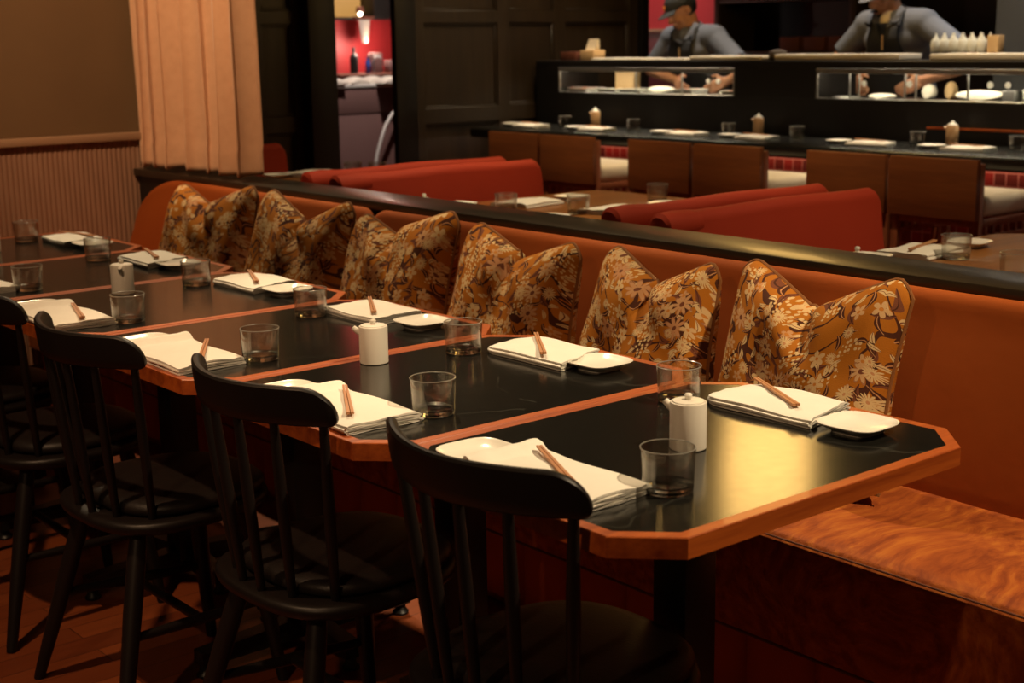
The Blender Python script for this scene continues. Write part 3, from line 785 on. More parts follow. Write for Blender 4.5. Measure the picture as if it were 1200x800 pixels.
# small dishes with lids: a low round pot lid shows over the ledge on both tables
dish0 = thing('lidded_dish', '', 'dish', (1.80, 2.83, Z2))
b = MB(); b.lathe([(0, 0), (.020, 0), (.022, .002), (.034, .022), (.035, .030), (.033, .031), (0, .031)], seg=28); b.build('bowl', M['ceramic'], dish0)
b = MB(); b.lathe([(0, .0312), (.034, .0312), (.033, .036), (.018, .044), (.006, .047), (.0055, .050), (.008, .055), (.005, .060), (0, .061)], seg=28); b.build('lid', M['ceramic'], dish0)
copies(dish0, [((1.85, 3.00, Z2), 0, 'small lidded white dish by the ledge '+T1n), ((1.86, 1.07, Z2), 0, 'small lidded white dish by the ledge '+T2n)], G)
place(plate0, 0, (2.12, 4.51, Z2), .1, 'square white plate next to the curtain '+T3n, G)
place(protos[1], 0, (2.31, 4.50, Z2), -1.4, 'folded white napkin '+T3n, G)
place(tumbler0, 0, (2.40, 4.30, Z2), .7, 'clear tumbler at the open corner '+T3n, G)
place(tumbler0, 0, (2.46, 4.19, Z2), .9, 'second clear tumbler at the table edge '+T3n, G)

# ------------------------------------------------------------------ service counter seen through the doorway
sc = thing('service_counter', 'mauve service counter with white top in the doorway', 'counter', (4.55, 7.45, 0))
b = MB(); b.box(-.75, -.04, 0, .55, .45, .872, .004); b.box(-.75, -.045, .880, .55, .45, 1.062, .004); b.build('front_panel', M['counter_front'], sc)
b = MB(); b.box(-.78, -.055, 1.062, .60, .50, 1.088, .006); b.build('counter_top', M['white_panel'], sc)
t0 = MB(); R = []
for i in range(13):
    s = i/12; x = -.09+.18*s; hgt = .052*math.sin(PI*min(1, max(.02, s)))**.5
    R.append([(x, .075*math.cos(a), max(0, hgt*(.55+.45*math.sin(a))*(1 if math.sin(a) > -.2 else 0))) for a in [2*PI*k/16 for k in range(16)]])
t0.rings(R); tw = t0.build('folded_towel', M['cloth'], angle=70); tag(tw, '', 'towel')
copies(tw, [((4.53, 7.47, 1.0885), .1, 'white folded towel on the service counter, mid doorway'), ((4.73, 7.54, 1.0885), .0, 'larger heaped white towel behind the others on the service counter'), ((4.755, 7.36, 1.0885), .0, 'white folded towel against the dark doorpost'),
            ((4.31, 7.43, 1.0885), .0, 'flat white towel at the other end of the service counter doorway')], 'towels on the service counter')
b = MB(); pts = [(4.570, 7.30, .50), (4.585, 7.30, .58), (4.620, 7.30, .68), (4.670, 7.31, .78), (4.730, 7.32, .855), (4.790, 7.34, .90)]
b.tube(pts, [.012]*6, 12); b.tube([(4.790, 7.34, .90), (4.810, 7.40, .915)], .012, 12); b.tube([(4.565, 7.30, 0), (4.570, 7.30, .50)], .016, 12)
o = b.build('curved_rail', M['white_panel']); tag(o, 'thin curved white tube standing before the mauve service counter', 'tube')
# back shelf of the service room
sh = thing('bar_shelf', 'dim maroon back shelf seen through the doorway above the service counter', 'shelf', (5.65, 8.85, 0))
b = MB(); b.box(-.55, -.30, 0, .55, .12, 1.10, .005); b.build('cabinet', M['maroon'], sh)
b = MB(); b.box(-.55, -.32, 1.10, .55, .12, 1.125, .004); b.build('shelf_board', M['brown_box'], sh)
b = MB(); b.box(-.55, -.10, 1.555, .55, .12, 1.575, .003); b.box(-.05, -.10, 1.575, .55, .12, 2.2, .003); b.build('upper_cabinet', M['panel_black'], sh)
def bottle_mb(h, r, neck):
    b = MB(); b.lathe([(0, 0), (r*.9, 0), (r, .004), (r, h*.58), (r*.85, h*.68), (neck, h*.78), (neck, h*.97), (neck*1.15, h*.975), (neck*1.15, h), (0, h)], seg=20); return b
o = bottle_mb(.21, .034, .012).build('bottle', M['panel_black']); o.location = (5.36, 8.72, 1.126); tag(o, 'dark bottle with rounded shoulders on the maroon back shelf', 'bottle')
o = bottle_mb(.13, .020, .012).build('bottle', M['blue']); o.location = (5.43, 8.62, 1.126); tag(o, 'small blue bottle on the maroon back shelf', 'bottle')
tp = thing('tap', 'small bright chrome tap on the maroon back shelf', 'tap', (5.47, 8.60, 1.126))
b = MB(); b.tube([(0, 0, 0), (0, 0, .10), (.015, -.01, .125), (.04, -.03, .13), (.055, -.04, .11)], [.012, .009, .008, .008, .007], 10); b.build('spout', M['steel'], tp)
b = MB(); b.tube([(0, 0, .06), (-.035, -.01, .075)], [.006, .005], 8); b.build('handle', M['steel'], tp)
o = MB(); o.box(-.05, -.04, 0, .05, .04, .16, .006); o = o.build('canister', M['counter_front']); o.location = (5.57, 8.72, 1.126); tag(o, 'dull mauve square canister on the maroon back shelf', 'canister')
o = MB(); o.box(-.09, -.05, 0, .09, .05, .10, .006); o = o.build('storage_box', M['counter_front']); o.location = (5.79, 8.74, 1.126); tag(o, 'low dull mauve box on the maroon back shelf', 'box')
cl = thing('cone_lamp', 'white cone lamp glowing against the red wall through the doorway', 'lamp', (5.53, 8.80, 1.553))
b = MB(); b.lathe([(.026, -.185), (.046, 0), (.044, 0), (.024, -.183)], seg=20); b.build('shade', lamp('white_shade_glow', (1, .72, .55, 1), .55), cl)
b = MB(); b.lathe([(0, -.02), (.03, -.02), (.03, 0), (0, 0)], seg=12); b.build('socket', M['iron'], cl)
ul = thing('shelf_light', 'small bright bulb under the cabinet seen through the doorway', 'lamp', (5.41, 8.68, 1.60))
b = MB(); b.ball((0, 0, 0), .017); b.build('bulb', lamp('bulb_glow', (1, .85, .65, 1), 14), ul)
b = MB(); b.lathe([(0, .0), (.03, -.004), (.034, -.046), (.05, -.046), (.0, -.046)], (0, 0.0, .06), 14); b.box(-.05, .015, -.045, .15, .04, -.02, .003); b.build('fixture', M['brown_box'], ul)
pn = MB(); pn.box(-.36, .085, 1.58, -.06, .115, 2.0, .004); pn.build('lit_panel', lamp('amber_panel_glow', (1, .48, .08, 1), .45), sh)['label'] = 'amber lit panel above the shelf'

# ------------------------------------------------------------------ sushi bar
ROOTS0 = set(o for o in bpy.data.objects if o.parent is None)
bc = thing('bar_counter', 'long black dining counter of the sushi bar behind the stools', 'counter', (4.72, 2.6, 0))
def bx(b, x0, y0, z0, x1, y1, z1, bev=.004, seg=2): b.box(x0-4.72, y0-2.6, z0, x1-4.72, y1-2.6, z1, bev, seg)
b = MB(); bx(b, 4.40, -.8, .778, 5.02, 5.98, .840, .014, 3); b.build('counter_slab', M['countertop'], bc)
b = MB(); bx(b, 4.68, -.8, 0, 4.99, 5.96, .777, 0); b.build('tiled_front', M['tile'], bc, smooth=False)
b = MB(); bx(b, 4.625, -.7, .767, 4.655, 5.90, .7775, 0); b.build('light_strip', lamp('added_counter_glow', (1, .72, .5, 1), 4.5), bc, smooth=False)  # added glowing strip that brightens the tiles and cushions below the counter
b = MB(); b.tube([(4.55-4.72, -.8-2.6, .20), (4.55-4.72, 5.9-2.6, .20)], .02, 12); b.build('foot_rail', M['steel'], bc)
dc = thing('display_case', 'black sushi display case with two lit glass windows on the bar', 'display case', (5.17, 2.6, 0))
def dx(b, x0, y0, z0, x1, y1, z1, bev=.003, seg=1): b.box(x0-5.17, y0-2.6, z0, x1-5.17, y1-2.6, z1, bev, seg)
WIN = [(4.29, 5.80), (-.6, 3.715)]
ZB, ZT2 = 1.043, 1.203
b = MB()
dx(b, 5.00, -.8, .8405, 5.36, 6.02, ZB)                    # below the windows
dx(b, 5.00, -.8, ZT2, 5.36, 6.02, 1.242)                 # above
for ya, yb in ((5.80, 6.02), (3.715, 4.29), (-.8, -.6)): dx(b, 5.00, ya, ZB-.001, 5.36, yb, ZT2+.001, .0)
b.build('fascia', M['panel_black'], dc, smooth=False)
b = MB(); dx(b, 4.988, -.8, .905, 4.999, 3.0, .918, .002); b.build('shelf_lip', M['oak'], dc)
for ya, yb in WIN:
    w = MB()
    for y in (ya+.008, yb-.008): dx(w, 5.0, y-.006, ZB, 5.016, y+.006, ZT2)
    dx(w, 5.0, ya, ZT2-.026, 5.016, yb, ZT2-.001); dx(w, 5.28, ya, ZT2-.024, 5.30, yb, ZT2-.001); dx(w, 5.0, ya, ZB, 5.016, yb, ZB+.006)
    fr_ = w.build('window_frame', M['steel'], dc)
    w = MB(); dx(w, 5.006, ya+.016, ZB+.008, 5.009, yb-.016, ZT2-.026, 0); w.build('pane', M['pane'], fr_, smooth=False)
    ys = [5.10, 4.715] if ya > 4 else [3.50, 3.44, 3.155, 3.09, 2.79, 2.35, 1.9, 1.4, .9]
    for y in ys:
        w = MB(); dx(w, 5.012, y-.005, ZB+.008, 5.022, y+.005, ZT2-.024, .002); w.build('divider', M['steel'], fr_)
    for y in ([4.755, 4.675] if ya > 4 else [3.61, 3.32, 2.84, 2.74]):
        w = MB(); M_ = Matrix.Rotation(-PI/2, 4, 'Y'); w.lathe([(0, 0), (.016, 0), (.018, .004), (.016, .010), (0, .012)], seg=18, M=Matrix.Translation((5.295-5.17, y-2.6, 1.115)) @ M_)
        w.build('knob', M['knob'], fr_)
    w = MB(); dx(w, 5.025, ya+.02, ZT2-.012, 5.065, yb-.02, ZT2-.003, 0); w.build('light_strip', lamp('case_light', (1, .84, .62, 1), 26), fr_, smooth=False)
# worktop behind the case
wt = thing('kitchen_worktop', 'steel worktop behind the sushi display case where the chefs work', 'worktop', (5.60, 2.6, 0))
b = MB(); b.box(-.235, -3.4, .985, -.06, 3.30, 1.018, .004); b.build('top', M['steel'], wt)
b = MB(); b.box(-.23, -3.4, 0, -.09, 3.30, .984, 0); b.build('cabinet', M['panel_black'], wt, smooth=False)
# food and tools in the case
FOOD = 'food laid out in the sushi display case'
def slab(name, mat, x, y, z, sx, sy, sz, label, cat, group=FOOD, rz=0, tag_=True):
    """a soft loaf-like block"""
    b = MB(); R = []
    for i in range(11):
        s = -1+2*i/10; k = max(.02, (1-abs(s)**3.2))**.45
        R.append([(s*sx/2*1.0, math.cos(a)*sy/2*k, max(0, sz*(.5+.5*math.sin(a))*k)) for a in [2*PI*q/18 for q in range(18)]])
    b.rings(R); o = b.build(name, mat, angle=70); o.location = (x, y, z); o.rotation_euler = (0, 0, rz)
    return tag(o, label, cat, group)
def tray(x, y, z, sx, sy, h, label, mat='steel', inner='rice'):
    mat = 'ceramic'
    t = thing('food_tray', label, 'tray', (x, y, z), 0, 'trays in the sushi display case')
    b = MB(); hx, hy = sx/2, sy/2
    b.rings([rr3(hx*.9, hy*.93, 0), rr3(hx, hy, h), rr3(hx*.95, hy*.97, h), rr3(hx*.86, hy*.9, .004)]); b.build('pan', M[mat], t, angle=30)
    b = MB(); b.grid(lambda u, v: ((u-.5)*sx*.86, (v-.5)*sy*.9, h*.82+.006*math.sin(u*9)*math.cos(v*13)), 10, 14); b.build('filling', M[inner], t)
def rr3(hx, hy, z): return [(x, y, z) for x, y in rrect(-hx, -hy, hx, hy, min(hx, hy)*.25, 4)]
zf = ZB+.0005
tray(5.14, 5.68, zf, .20, .19, .025, 'white tray of pink fish at the tiled-wall end of the shorter window', 'steel', 'fish')
o = MB(); o.box(-.03, -.085, 0, .03, .085, .125, .004); o = o.build('tan_box', M['box']); o.location = (5.24, 5.40, zf); tag(o, 'plain tan box standing in the shorter display window', 'box')
tray(5.14, 5.42, zf, .16, .17, .022, 'white tray of white fish before the tan box', 'steel', 'rice')
tray(5.14, 5.20, zf, .18, .19, .024, 'white tray of white fish beside the tan box tray', 'steel', 'rice')
slab('fish_block', M['rice'], 5.12, 4.98, zf, .09, .20, .045, 'thick white fish block by the first window divider', 'fish', rz=0)
tray(5.12, 4.74, zf, .16, .17, .030, 'white tray of pale fish under the round white knobs', 'steel', 'fish')
slab('sushi_piece', M['rice'], 5.20, 4.52, zf, .06, .11, .025, 'small white piece by the hand of the chef in the cap', 'food')
tray(5.12, 4.39, zf, .14, .11, .026, 'narrow tray of red fish at the inner end of the shorter window', 'steel', 'fish')
slab('fish_block', M['rice'], 5.14, 3.38, zf, .08, .16, .028, 'flat white piece under the bearded chef in the long window', 'fish')
slab('fish_block', M['steel'], 5.12, 3.60, zf, .10, .16, .012, 'low steel strip at the end of the long window', 'tray')
slab('bread_roll', M['rice'], 5.12, 2.78, zf, .10, .27, .055, 'long pale wrapped loaf in the long display window', 'food', rz=.08)
o = MB(); o.box(-.04, -.035, 0, .04, .035, .055, .004); o = o.build('container', M['steel']); o.location = (5.13, 2.615, zf); tag(o, 'small steel container at the end of the pale loaf', 'container', FOOD)
slab('sushi_piece', M['rice'], 5.24, 3.16, 1.09-.046, .06, .08, .075, 'rounded pale lump behind the middle divider of the long window', 'food')
slab('sushi_piece', M['box'], 5.24, 3.03, zf, .06, .06, .09, 'yellowish lump beside the pale lump in the long window', 'food')
sq0 = thing('squeeze_bottle', '', 'squeeze bottle')
b = MB(); b.lathe([(0, 0), (.024, 0), (.026, .004), (.026, .054), (.022, .064), (.014, .068), (0, .068)], seg=18); b.build('body', M['squeeze'], sq0)
b = MB(); b.lathe([(0, .068), (.015, .068), (.015, .075), (.008, .079), (.0025, .100), (0, .101)], seg=14); b.build('nozzle', M['squeeze'], sq0)
rq = random.Random(3)
SQ = [((5.13, 2.53, zf), 0, 'translucent squeeze bottle inside the long display window')]
k_ = 0
ORD = ['first', 'second', 'third', 'fourth', 'fifth', 'sixth']
for r_ in range(2):
    for c_ in range(6):
        SQ.append(((5.27+.055*r_, 3.155-.054*c_-.01*r_, 1.2775+.0005), rq.random(), 'milky squeeze bottle on the case, %s from the chef in the %s row' % (ORD[c_], ('front', 'back')[r_])))
copies(sq0, SQ, 'squeeze bottles at the sushi bar')
cs = thing('chopstick_holder', 'cup of pale chopsticks at the end of the long display window', 'cup', (5.14, 2.44, zf))
b = MB(); b.lathe([(0, 0), (.024, 0), (.027, .05), (.025, .05), (.022, .004), (0, .004)], seg=18); b.build('cup', M['squeeze'], cs)
for i in range(6):
    b = MB(); a = i*1.05; b.tube([(.008*math.cos(a), .008*math.sin(a), .006), (.022*math.cos(a), .022*math.sin(a), .135)], .003, 6); b.build('stick', M['box'], cs)
# boards on top of the case
BD = 'boards and things on the display case top'
def boardobj(y0, y1, z, h, label, x0=5.02, x1=5.22):
    t = MB(); t.box(x0, y0, z, x1, y1, z+h, .006); o = t.build('serving_board', M['board']); return tag(o, label, 'board', BD)
ZC = 1.2425
boardobj(5.06, 5.51, ZC, .014, 'thin pale board beside the paper box on the display case')
boardobj(4.06+.05, 4.66, ZC, .026, 'pale board in front of the chef in the cap')
boardobj(3.20, 4.02, ZC, .034, 'long pale board in front of the bearded chef')
boardobj(.2, 3.02, ZC, .034, 'long pale board under the squeeze bottles')
boardobj(4.70, 5.02, ZC, .012, 'crumpled thin pale sheet beside the capped chef')
b = MB(); b.lathe([(0, 0), (.040, 0), (.050, .010), (.052, .038), (.044, .054), (.022, .060), (0, .061)], seg=24); o = b.build('stone_weight', flat('grey_brown_stone', (.07, .055, .045), .7, .25, 40, .4)); o.location = (5.10, 4.065-.005, ZC); tag(o, 'round brown stone on the display case between two pale boards', 'stone', BD)
b = MB(); b.box(-.055, -.075, 0, .055, .075, .055, .003); o = b.build('brown_box', M['brown_box']); o.location = (5.12, 5.775, ZC); tag(o, 'flat dark brown box at the wall end of the display case', 'box', BD)
pb = thing('paper_box', 'cream paper box with a sheet sticking out on the display case', 'box', (5.12, 5.60, ZC))
b = MB(); b.box(-.05, -.065, 0, .05, .065, .065, .003); b.build('carton', M['box'], pb)
b = MB(); b.rings([[(-.02, -.045, .066), (.02, -.045, .066), (.02, .045, .066), (-.02, .045, .066)], [(-.01, -.055, .12), (.01, -.055, .12), (.01, .03, .12), (-.01, .03, .12)], [(-.01, -.06, .135), (.0, -.06, .135), (.0, .02, .135), (-.01, .02, .135)]]); b.build('sheet', M['paper'], pb)
b = MB(); b.lathe([(0, 0), (.022, 0), (.024, .03), (.016, .05), (0, .056)], seg=16); o = b.build('red_cap_bottle', M['red_plastic']); o.location = (5.22, 5.70, ZC+.055-.055+.0); o.scale = (1, 1, 2.0); tag(o, 'small red container behind the brown box on the display case', 'container', BD)
b = MB(); b.box(-.03, -.03, 0, .03, .03, .085, .004); o = b.build('wooden_block', M['box']); o.location = (5.24, 2.79-.0, ZC+.0345); tag(o, 'upright tan block beside the squeeze bottles', 'block', BD)

# ------------------------------------------------------------------ settings on the bar counter
CG = 'settings on the sushi bar counter'
ZK = .8405
SP = ['before the fascia by the panelled wall', 'below the inner end of the shorter window', 'left of the first bottle'] 
BARN = ['first seat from the panelled wall', 'second seat from the panelled wall', 'third seat from the panelled wall', 'fourth seat from the panelled wall', 'fifth seat from the panelled wall', 'sixth seat from the panelled wall']
BS = [(5.755, 5.55), (5.145, 4.95), (4.415, 4.20), (3.90, 3.72), (3.165, 2.97), (2.62, 2.43)]
for i, (yc, yg) in enumerate(BS):
    place(protos[i % 3], 0, (4.66, yc-.07, ZK), random.random()*.2-.1, 'folded white napkin at the bar counter, '+BARN[i], CG)
    place(plate0, 0, (4.68, yc+.135, ZK), random.random()*.2, 'square white plate at the bar counter, '+BARN[i], CG)
    place(tumbler0, 0, (4.79, yg-.06 if i else 5.50, ZK), i, 'clear tumbler at the bar counter, '+BARN[i], CG)
    place(chop0, 0, (4.66, yc-.07, ZK+.0232), 1.4, 'wooden chopsticks at the bar counter, '+BARN[i], CG)
sb0 = thing('sauce_bottle', '', 'sauce bottle')
b = MB(); b.lathe([(0, 0), (.028, 0), (.030, .003), (.030, .088), (.027, .094), (0, .095)], seg=24); b.build('body', M['bottle'], sb0)
b = MB(); b.lathe([(0, .095), (.025, .095), (.024, .102), (.010, .107), (.006, .118), (0, .120)], seg=18); lid_ = b.build('cap', M['ceramic'], sb0)
b = MB(); b.tube([(0, .026, .078), (0, .042, .088)], [.008, .006], 10); b.build('spout', M['bottle'], sb0)
copies(sb0, [((4.90, 5.34, ZK), .3, 'amber sauce bottle on the bar below the shorter display window'), ((4.90, 4.02, ZK), .3, 'amber sauce bottle on the bar below the gap between windows'), ((4.90, 2.79, ZK), .3, 'amber sauce bottle on the bar below the long display window')], 'amber sauce bottles on the bar')

# ------------------------------------------------------------------ bar stools
st0 = thing('bar_stool', '', 'stool')
b = MB(); b.box(-.013, -.210, .632, .013, .210, .878, .003); b.build('back_panel', M['veneer'], st0)
for sy in (-1, 1):
    b = MB(); b.box(.014, sy*.195-.017, 0, .044, sy*.195+.017, .86, .004); b.build('leg', M['frame_wood'], st0)
    b = MB(); b.box(.385, sy*.195-.017, 0, .415, sy*.195+.017, .64, .004); b.build('leg', M['frame_wood'], st0)
b = MB()
for sy in (-1, 1):
    b.box(.044, sy*.195-.012, .602, .385, sy*.195+.012, .636, .003); b.box(.044, sy*.195-.010, .545, .385, sy*.195+.010, .570, .003)
    for q in range(6): b.box(.075+q*.055, sy*.195-.009, .568, .095+q*.055, sy*.195+.009, .604, .002)
b.box(.02, -.18, .602, .04, .18, .636, .003); b.box(.39, -.18, .602, .41, .18, .636, .003)
b.build('seat_frame', M['frame_wood'], st0)
for sy in (-1, 1):
    b = MB(); b.box(.044, sy*.195-.010, .22, .385, sy*.195+.010, .25, .003); b.build('rung', M['frame_wood'], st0)
b = MB(); b.box(.39, -.18, .22, .41, .18, .25, .003); b.build('rung', M['frame_wood'], st0)
b = MB(); b.box(.05, -.205, .637, .435, .205, .728, .034, 4); b.build('seat_cushion', M['white_leather'], st0)
copies(st0, [((3.85, y, 0), 0, 'bar stool with wooden back panel and cream cushion, '+BARN[i].replace('seat', 'stool')) for i, y in enumerate((4.875, 4.435, 3.755, 3.305, 2.620, 2.180))], 'bar stools along the sushi counter')

# kitchen background things
b = MB(); b.box(6.30, 3.24, 0, 6.36, 3.46, 2.4, .004); o = b.build('cabinet_side', M['grey_panel']); tag(o, 'tall grey steel panel behind the squeeze bottles', 'panel')
b = MB(); b.box(6.28, 2.4, 0, 6.36, 3.235, 2.4, .004); o = b.build('fridge_door', M['white_panel']); tag(o, 'tall white panel at the photo edge behind the bar', 'panel')
rk = thing('kitchen_shelf', 'dark wooden kitchen shelf unit behind the bearded chef', 'shelf', (7.2, 5.0, 0))
b = MB()
for y in (-1.2, .0, 1.25): b.box(-.2, y-.03, 0, .2, y+.03, 2.4, .004)
for z in (.4, .85, 1.24, 1.62, 2.0): b.box(-.2, -1.2, z, .2, 1.25, z+.03, .004)
b.build('frame', M['panel'], rk)
for i in range(7):
    b = MB(); b.box(-.10, -.09, 0, .10, .09, .10, .006); o = b.build('storage_box', M['brown_box']); o.location = (7.16, 3.97+i*.22 if i < 4 else 5.16+(i-4)*.22, 1.2705); tag(o, 'brown storage box on the dark kitchen shelf, number %d from the grey panel' % (i+1), 'box', 'brown boxes on the kitchen shelf')
    o['label'] = 'brown storage box on the dark kitchen shelf behind the bearded chef'
eq = MB(); eq.box(6.945, 3.45, 0, 7.34, 3.75, 1.36, .008); eq = eq.build('kitchen_appliance', M['panel_black']); tag(eq, 'dark kitchen appliance with a tiny green light behind the bar', 'appliance')
b = MB(); b.box(6.94, 3.60, 1.33, 6.9445, 3.66, 1.345, .001); b.build('indicator_light', lamp('green_led', (.2, 1, .1, 1), .35), eq)
# ------------------------------------------------------------------ the two chefs
def cap_(b, A, B, ra, rb, seg=14, steps=6):
    """tapered limb with round ends"""
    A, B = Vector(A), Vector(B); d = (B-A).normalized()
    ref = Vector((0, 0, 1)) if abs(d.z) < .9 else Vector((1, 0, 0)); a = (ref-d*ref.dot(d)).normalized(); c = d.cross(a)
    R = []
    for k in range(5):
        t = PI/2*(1-k/4.0)-.0; t = max(t, 0); R.append((A-d*ra*math.sin(min(t, 1.45)), ra*math.cos(min(t, 1.45))))
    for k in range(1, steps): f = k/steps; R.append((A.lerp(B, f), ra+(rb-ra)*f))
    for k in range(5):
        t = min(PI/2*k/4.0, 1.45); R.append((B+d*rb*math.sin(t), rb*math.cos(t)))
    b.rings([[p+(a*math.cos(2*PI*q/seg)+c*math.sin(2*PI*q/seg))*r for q in range(seg)] for p, r in R])
def fuse(b, name, mat, parent, voxel, smooth=2, cut=None, ends=()):
    """melt the collected shapes into one continuous skin"""
    bmesh.ops.recalc_face_normals(b.bm, faces=list(b.bm.faces))
    me = bpy.data.meshes.new('tmp'); b.bm.to_mesh(me); b.bm.free()
    o = bpy.data.objects.new('tmp', me); COL.objects.link(o)
    m = o.modifiers.new('r', 'REMESH'); m.mode = 'VOXEL'; m.voxel_size = voxel
    if smooth: m = o.modifiers.new('s', 'SMOOTH'); m.iterations = smooth; m.factor = .5
    dg = bpy.context.evaluated_depsgraph_get(); dg.update()
    me2 = bpy.data.meshes.new_from_object(o.evaluated_get(dg)); me2.name = name
    bpy.data.objects.remove(o)
    if cut:
        q = bmesh.new(); q.from_mesh(me2)
        for pc, pn in ends:      # clean cuffs
            fs = [f for f in q.faces if (f.calc_center_median()-pc).length < .13 and (f.calc_center_median()-pc).dot(pn) > -.04]
            bmesh.ops.bisect_plane(q, geom=list({*fs, *(e for f in fs for e in f.edges), *(v for f in fs for v in f.verts)}), plane_co=pc, plane_no=pn, clear_outer=True)
        bmesh.ops.delete(q, geom=[f for f in q.faces if cut(f.calc_center_median())], context='FACES'); q.to_mesh(me2); q.free()
    me2.materials.clear(); me2.materials.append(mat)
    for p in me2.polygons: p.use_smooth = True
    n = bpy.data.objects.new(name, me2); COL.objects.link(n); n.parent = parent
    return n
def hand(b, wrist, palm_dir, across, up, curl, side, L=.185):
    """palm, four fingers and a thumb; across points from little finger to index"""
    w = Vector(wrist); d = Vector(palm_dir).normalized(); a = Vector(across); a = (a-d*a.dot(d)).normalized(); u = Vector(up); u = (u-d*u.dot(d)-a*u.dot(a)).normalized()
    pe = w+d*.09
    for k in range(4):
        f = -.03+.02*k
        cap_(b, w+d*.01+a*f*.6, w+d*.088+a*f, .015, .0125, 10, 3)
    for k, (ln, cu) in enumerate(((.060, 1.25), (.072, 1.1), (.078, 1.0), (.070, .9))):
        p = w+d*.088+a*(-.030+.020*k); ang = 0; r = .0098
        for sgm, fr in enumerate((.45, .32, .23)):
            ang += curl*cu*(.35 if sgm == 0 else .5)
            q = p+(d*math.cos(ang)-u*math.sin(ang))*ln*fr*1.15; cap_(b, p, q, r, r-.0010, 8, 2); p = q; r -= .0010
    p = w+d*.03+a*.030
    q = p+(d*.6+a*.75-u*.25).normalized()*.040; cap_(b, p, q, .0135, .0115, 8, 2)
    q2 = q+(d*.95+a*.2-u*.35).normalized()*.032; cap_(b, q, q2, .0112, .0092, 8, 2)
def chef(label, x, y, head, hyaw, hpitch, hands, elbows, sh_z, lean, beard, cap_col, pose_y=0.0, hip_z=.93):
    """faces -x; head: centre; hands/elbows: (far side +y, near side -y)"""
    P = thing('person', label, 'person', (x+.12, y, 0))
    O = Vector((x+.12, y, 0)); sub = lambda v: Vector(v)-O
    chest = Vector((x-.02, y, sh_z-.13)); hip = Vector((x+.12, y, hip_z)); neck = Vector((x-.06, y, sh_z+.03)); hd = Vector(head)
    shl = [Vector((x-.03, y+.185, sh_z-.045)), Vector((x-.03, y-.185, sh_z-.045))]
    Hd = Matrix.Rotation(hyaw, 3, 'Z') @ Matrix.Rotation(-hpitch, 3, 'Y')   # local -x is the face
    hp = lambda v: sub(hd+Hd @ Vector(v))
    body = MB()
    body.ball(hp((0, 0, .02)), (.096, .076, .098), Hd, 24, 16); body.ball(hp((-.025, 0, -.055)), (.066, .060, .070), Hd, 20, 14)
    body.ball(hp((-.060, 0, -.098)), (.028, .030, .022), Hd); body.ball(hp((-.085, 0, -.008)), (.014, .040, .020), Hd)
    cap_(body, hp((-.094, 0, .005)), hp((-.112, 0, -.034)), .009, .013, 10, 3); body.ball(hp((-.102, .010, -.038)), (.009, .008, .007), Hd); body.ball(hp((-.102, -.010, -.038)), (.009, .008, .007), Hd)
    for s_ in (-1, 1):
        body.ball(hp((.008, s_*.076, -.010)), (.020, .009, .032), Hd); body.ball(hp((-.068, s_*.042, -.035)), (.026, .020, .024), Hd)
    body.ball(hp((-.093, 0, -.066)), (.010, .024, .007), Hd); body.ball(hp((-.090, 0, -.078)), (.010, .020, .007), Hd)
    cap_(body, hp((.015, 0, -.06)), sub(neck+Vector((.015, 0, -.05))), .055, .060)
    def torso(b, g):
        for k in range(7):
            f = k/6; c = hip.lerp(chest, f); wx = .105+.020*f+g; wy = .155+.035*math.sin(f*2.2)+g
            b.ball(sub(c), (wx, wy, .10+g), None, 20, 12)
        b.ball(sub(chest+Vector((.0, 0, .05))), (.105+g, .185+g, .10+g), None, 20, 12)
        for s_ in shl: cap_(b, sub(chest+Vector((0, 0, .09))), sub(s_), .07+g, .066+g)
    torso(body, 0)
    for s_, e, h, sg in zip(shl, elbows, hands, (1, -1)):
        e, h = Vector(e), Vector(h)
        cap_(body, sub(s_), sub(e), .052, .042); cap_(body, sub(e), sub(h), .042, .027)
        fd = (h-e).normalized(); dn = Vector((fd.x*.8-.2, fd.y*.8, -.35))
        hand(body, sub(h), dn, Vector((-.5, -sg*1.0, .1)), Vector((0, 0, 1)), .75, sg)
    for s_ in (-1, 1):
        cap_(body, sub(hip+Vector((0, s_*.09, 0))), sub((x+.13, y+s_*.10, .50)), .085, .058); cap_(body, sub((x+.13, y+s_*.10, .50)), sub((x+.17, y+s_*.11, .09)), .055, .038)
        cap_(body, sub((x+.18, y+s_*.11, .045)), sub((x-.0, y+s_*.12, .035)), .042, .035)
    bo = fuse(body, 'body', M['skin'], P, .0065, 3)
    # shirt with short sleeves and a collar
    sh = MB(); torso(sh, .016)
    ends = []
    for s_, e in zip(shl, elbows):
        e = Vector(e); q = s_.lerp(e, .74); cap_(sh, sub(s_), sub(q), .072, .066); ends.append((sub(q), (e-s_).normalized()))
    cap_(sh, sub(neck+Vector((.0, 0, -.06))), sub(neck+Vector((.012, 0, -.005))), .085, .066)
    def cutf(c):
        nz = sub(neck).z
        return c.z > nz-.005+max(0, (c.x-sub(neck).x))*.6 and (Vector((c.x, c.y))-Vector((sub(neck).x+.01, 0))).length < .09 or (abs(c.y) < .032*(1-(nz-c.z)/.14) and c.x < sub(neck).x-.02 and c.z > nz-.14)
    so_ = fuse(sh, 'shirt', M['shirt'], P, .010, 4, cutf, ends); md = so_.modifiers.new('cloth', 'SOLIDIFY'); md.thickness = .004; md.offset = 0
    co2 = MB()
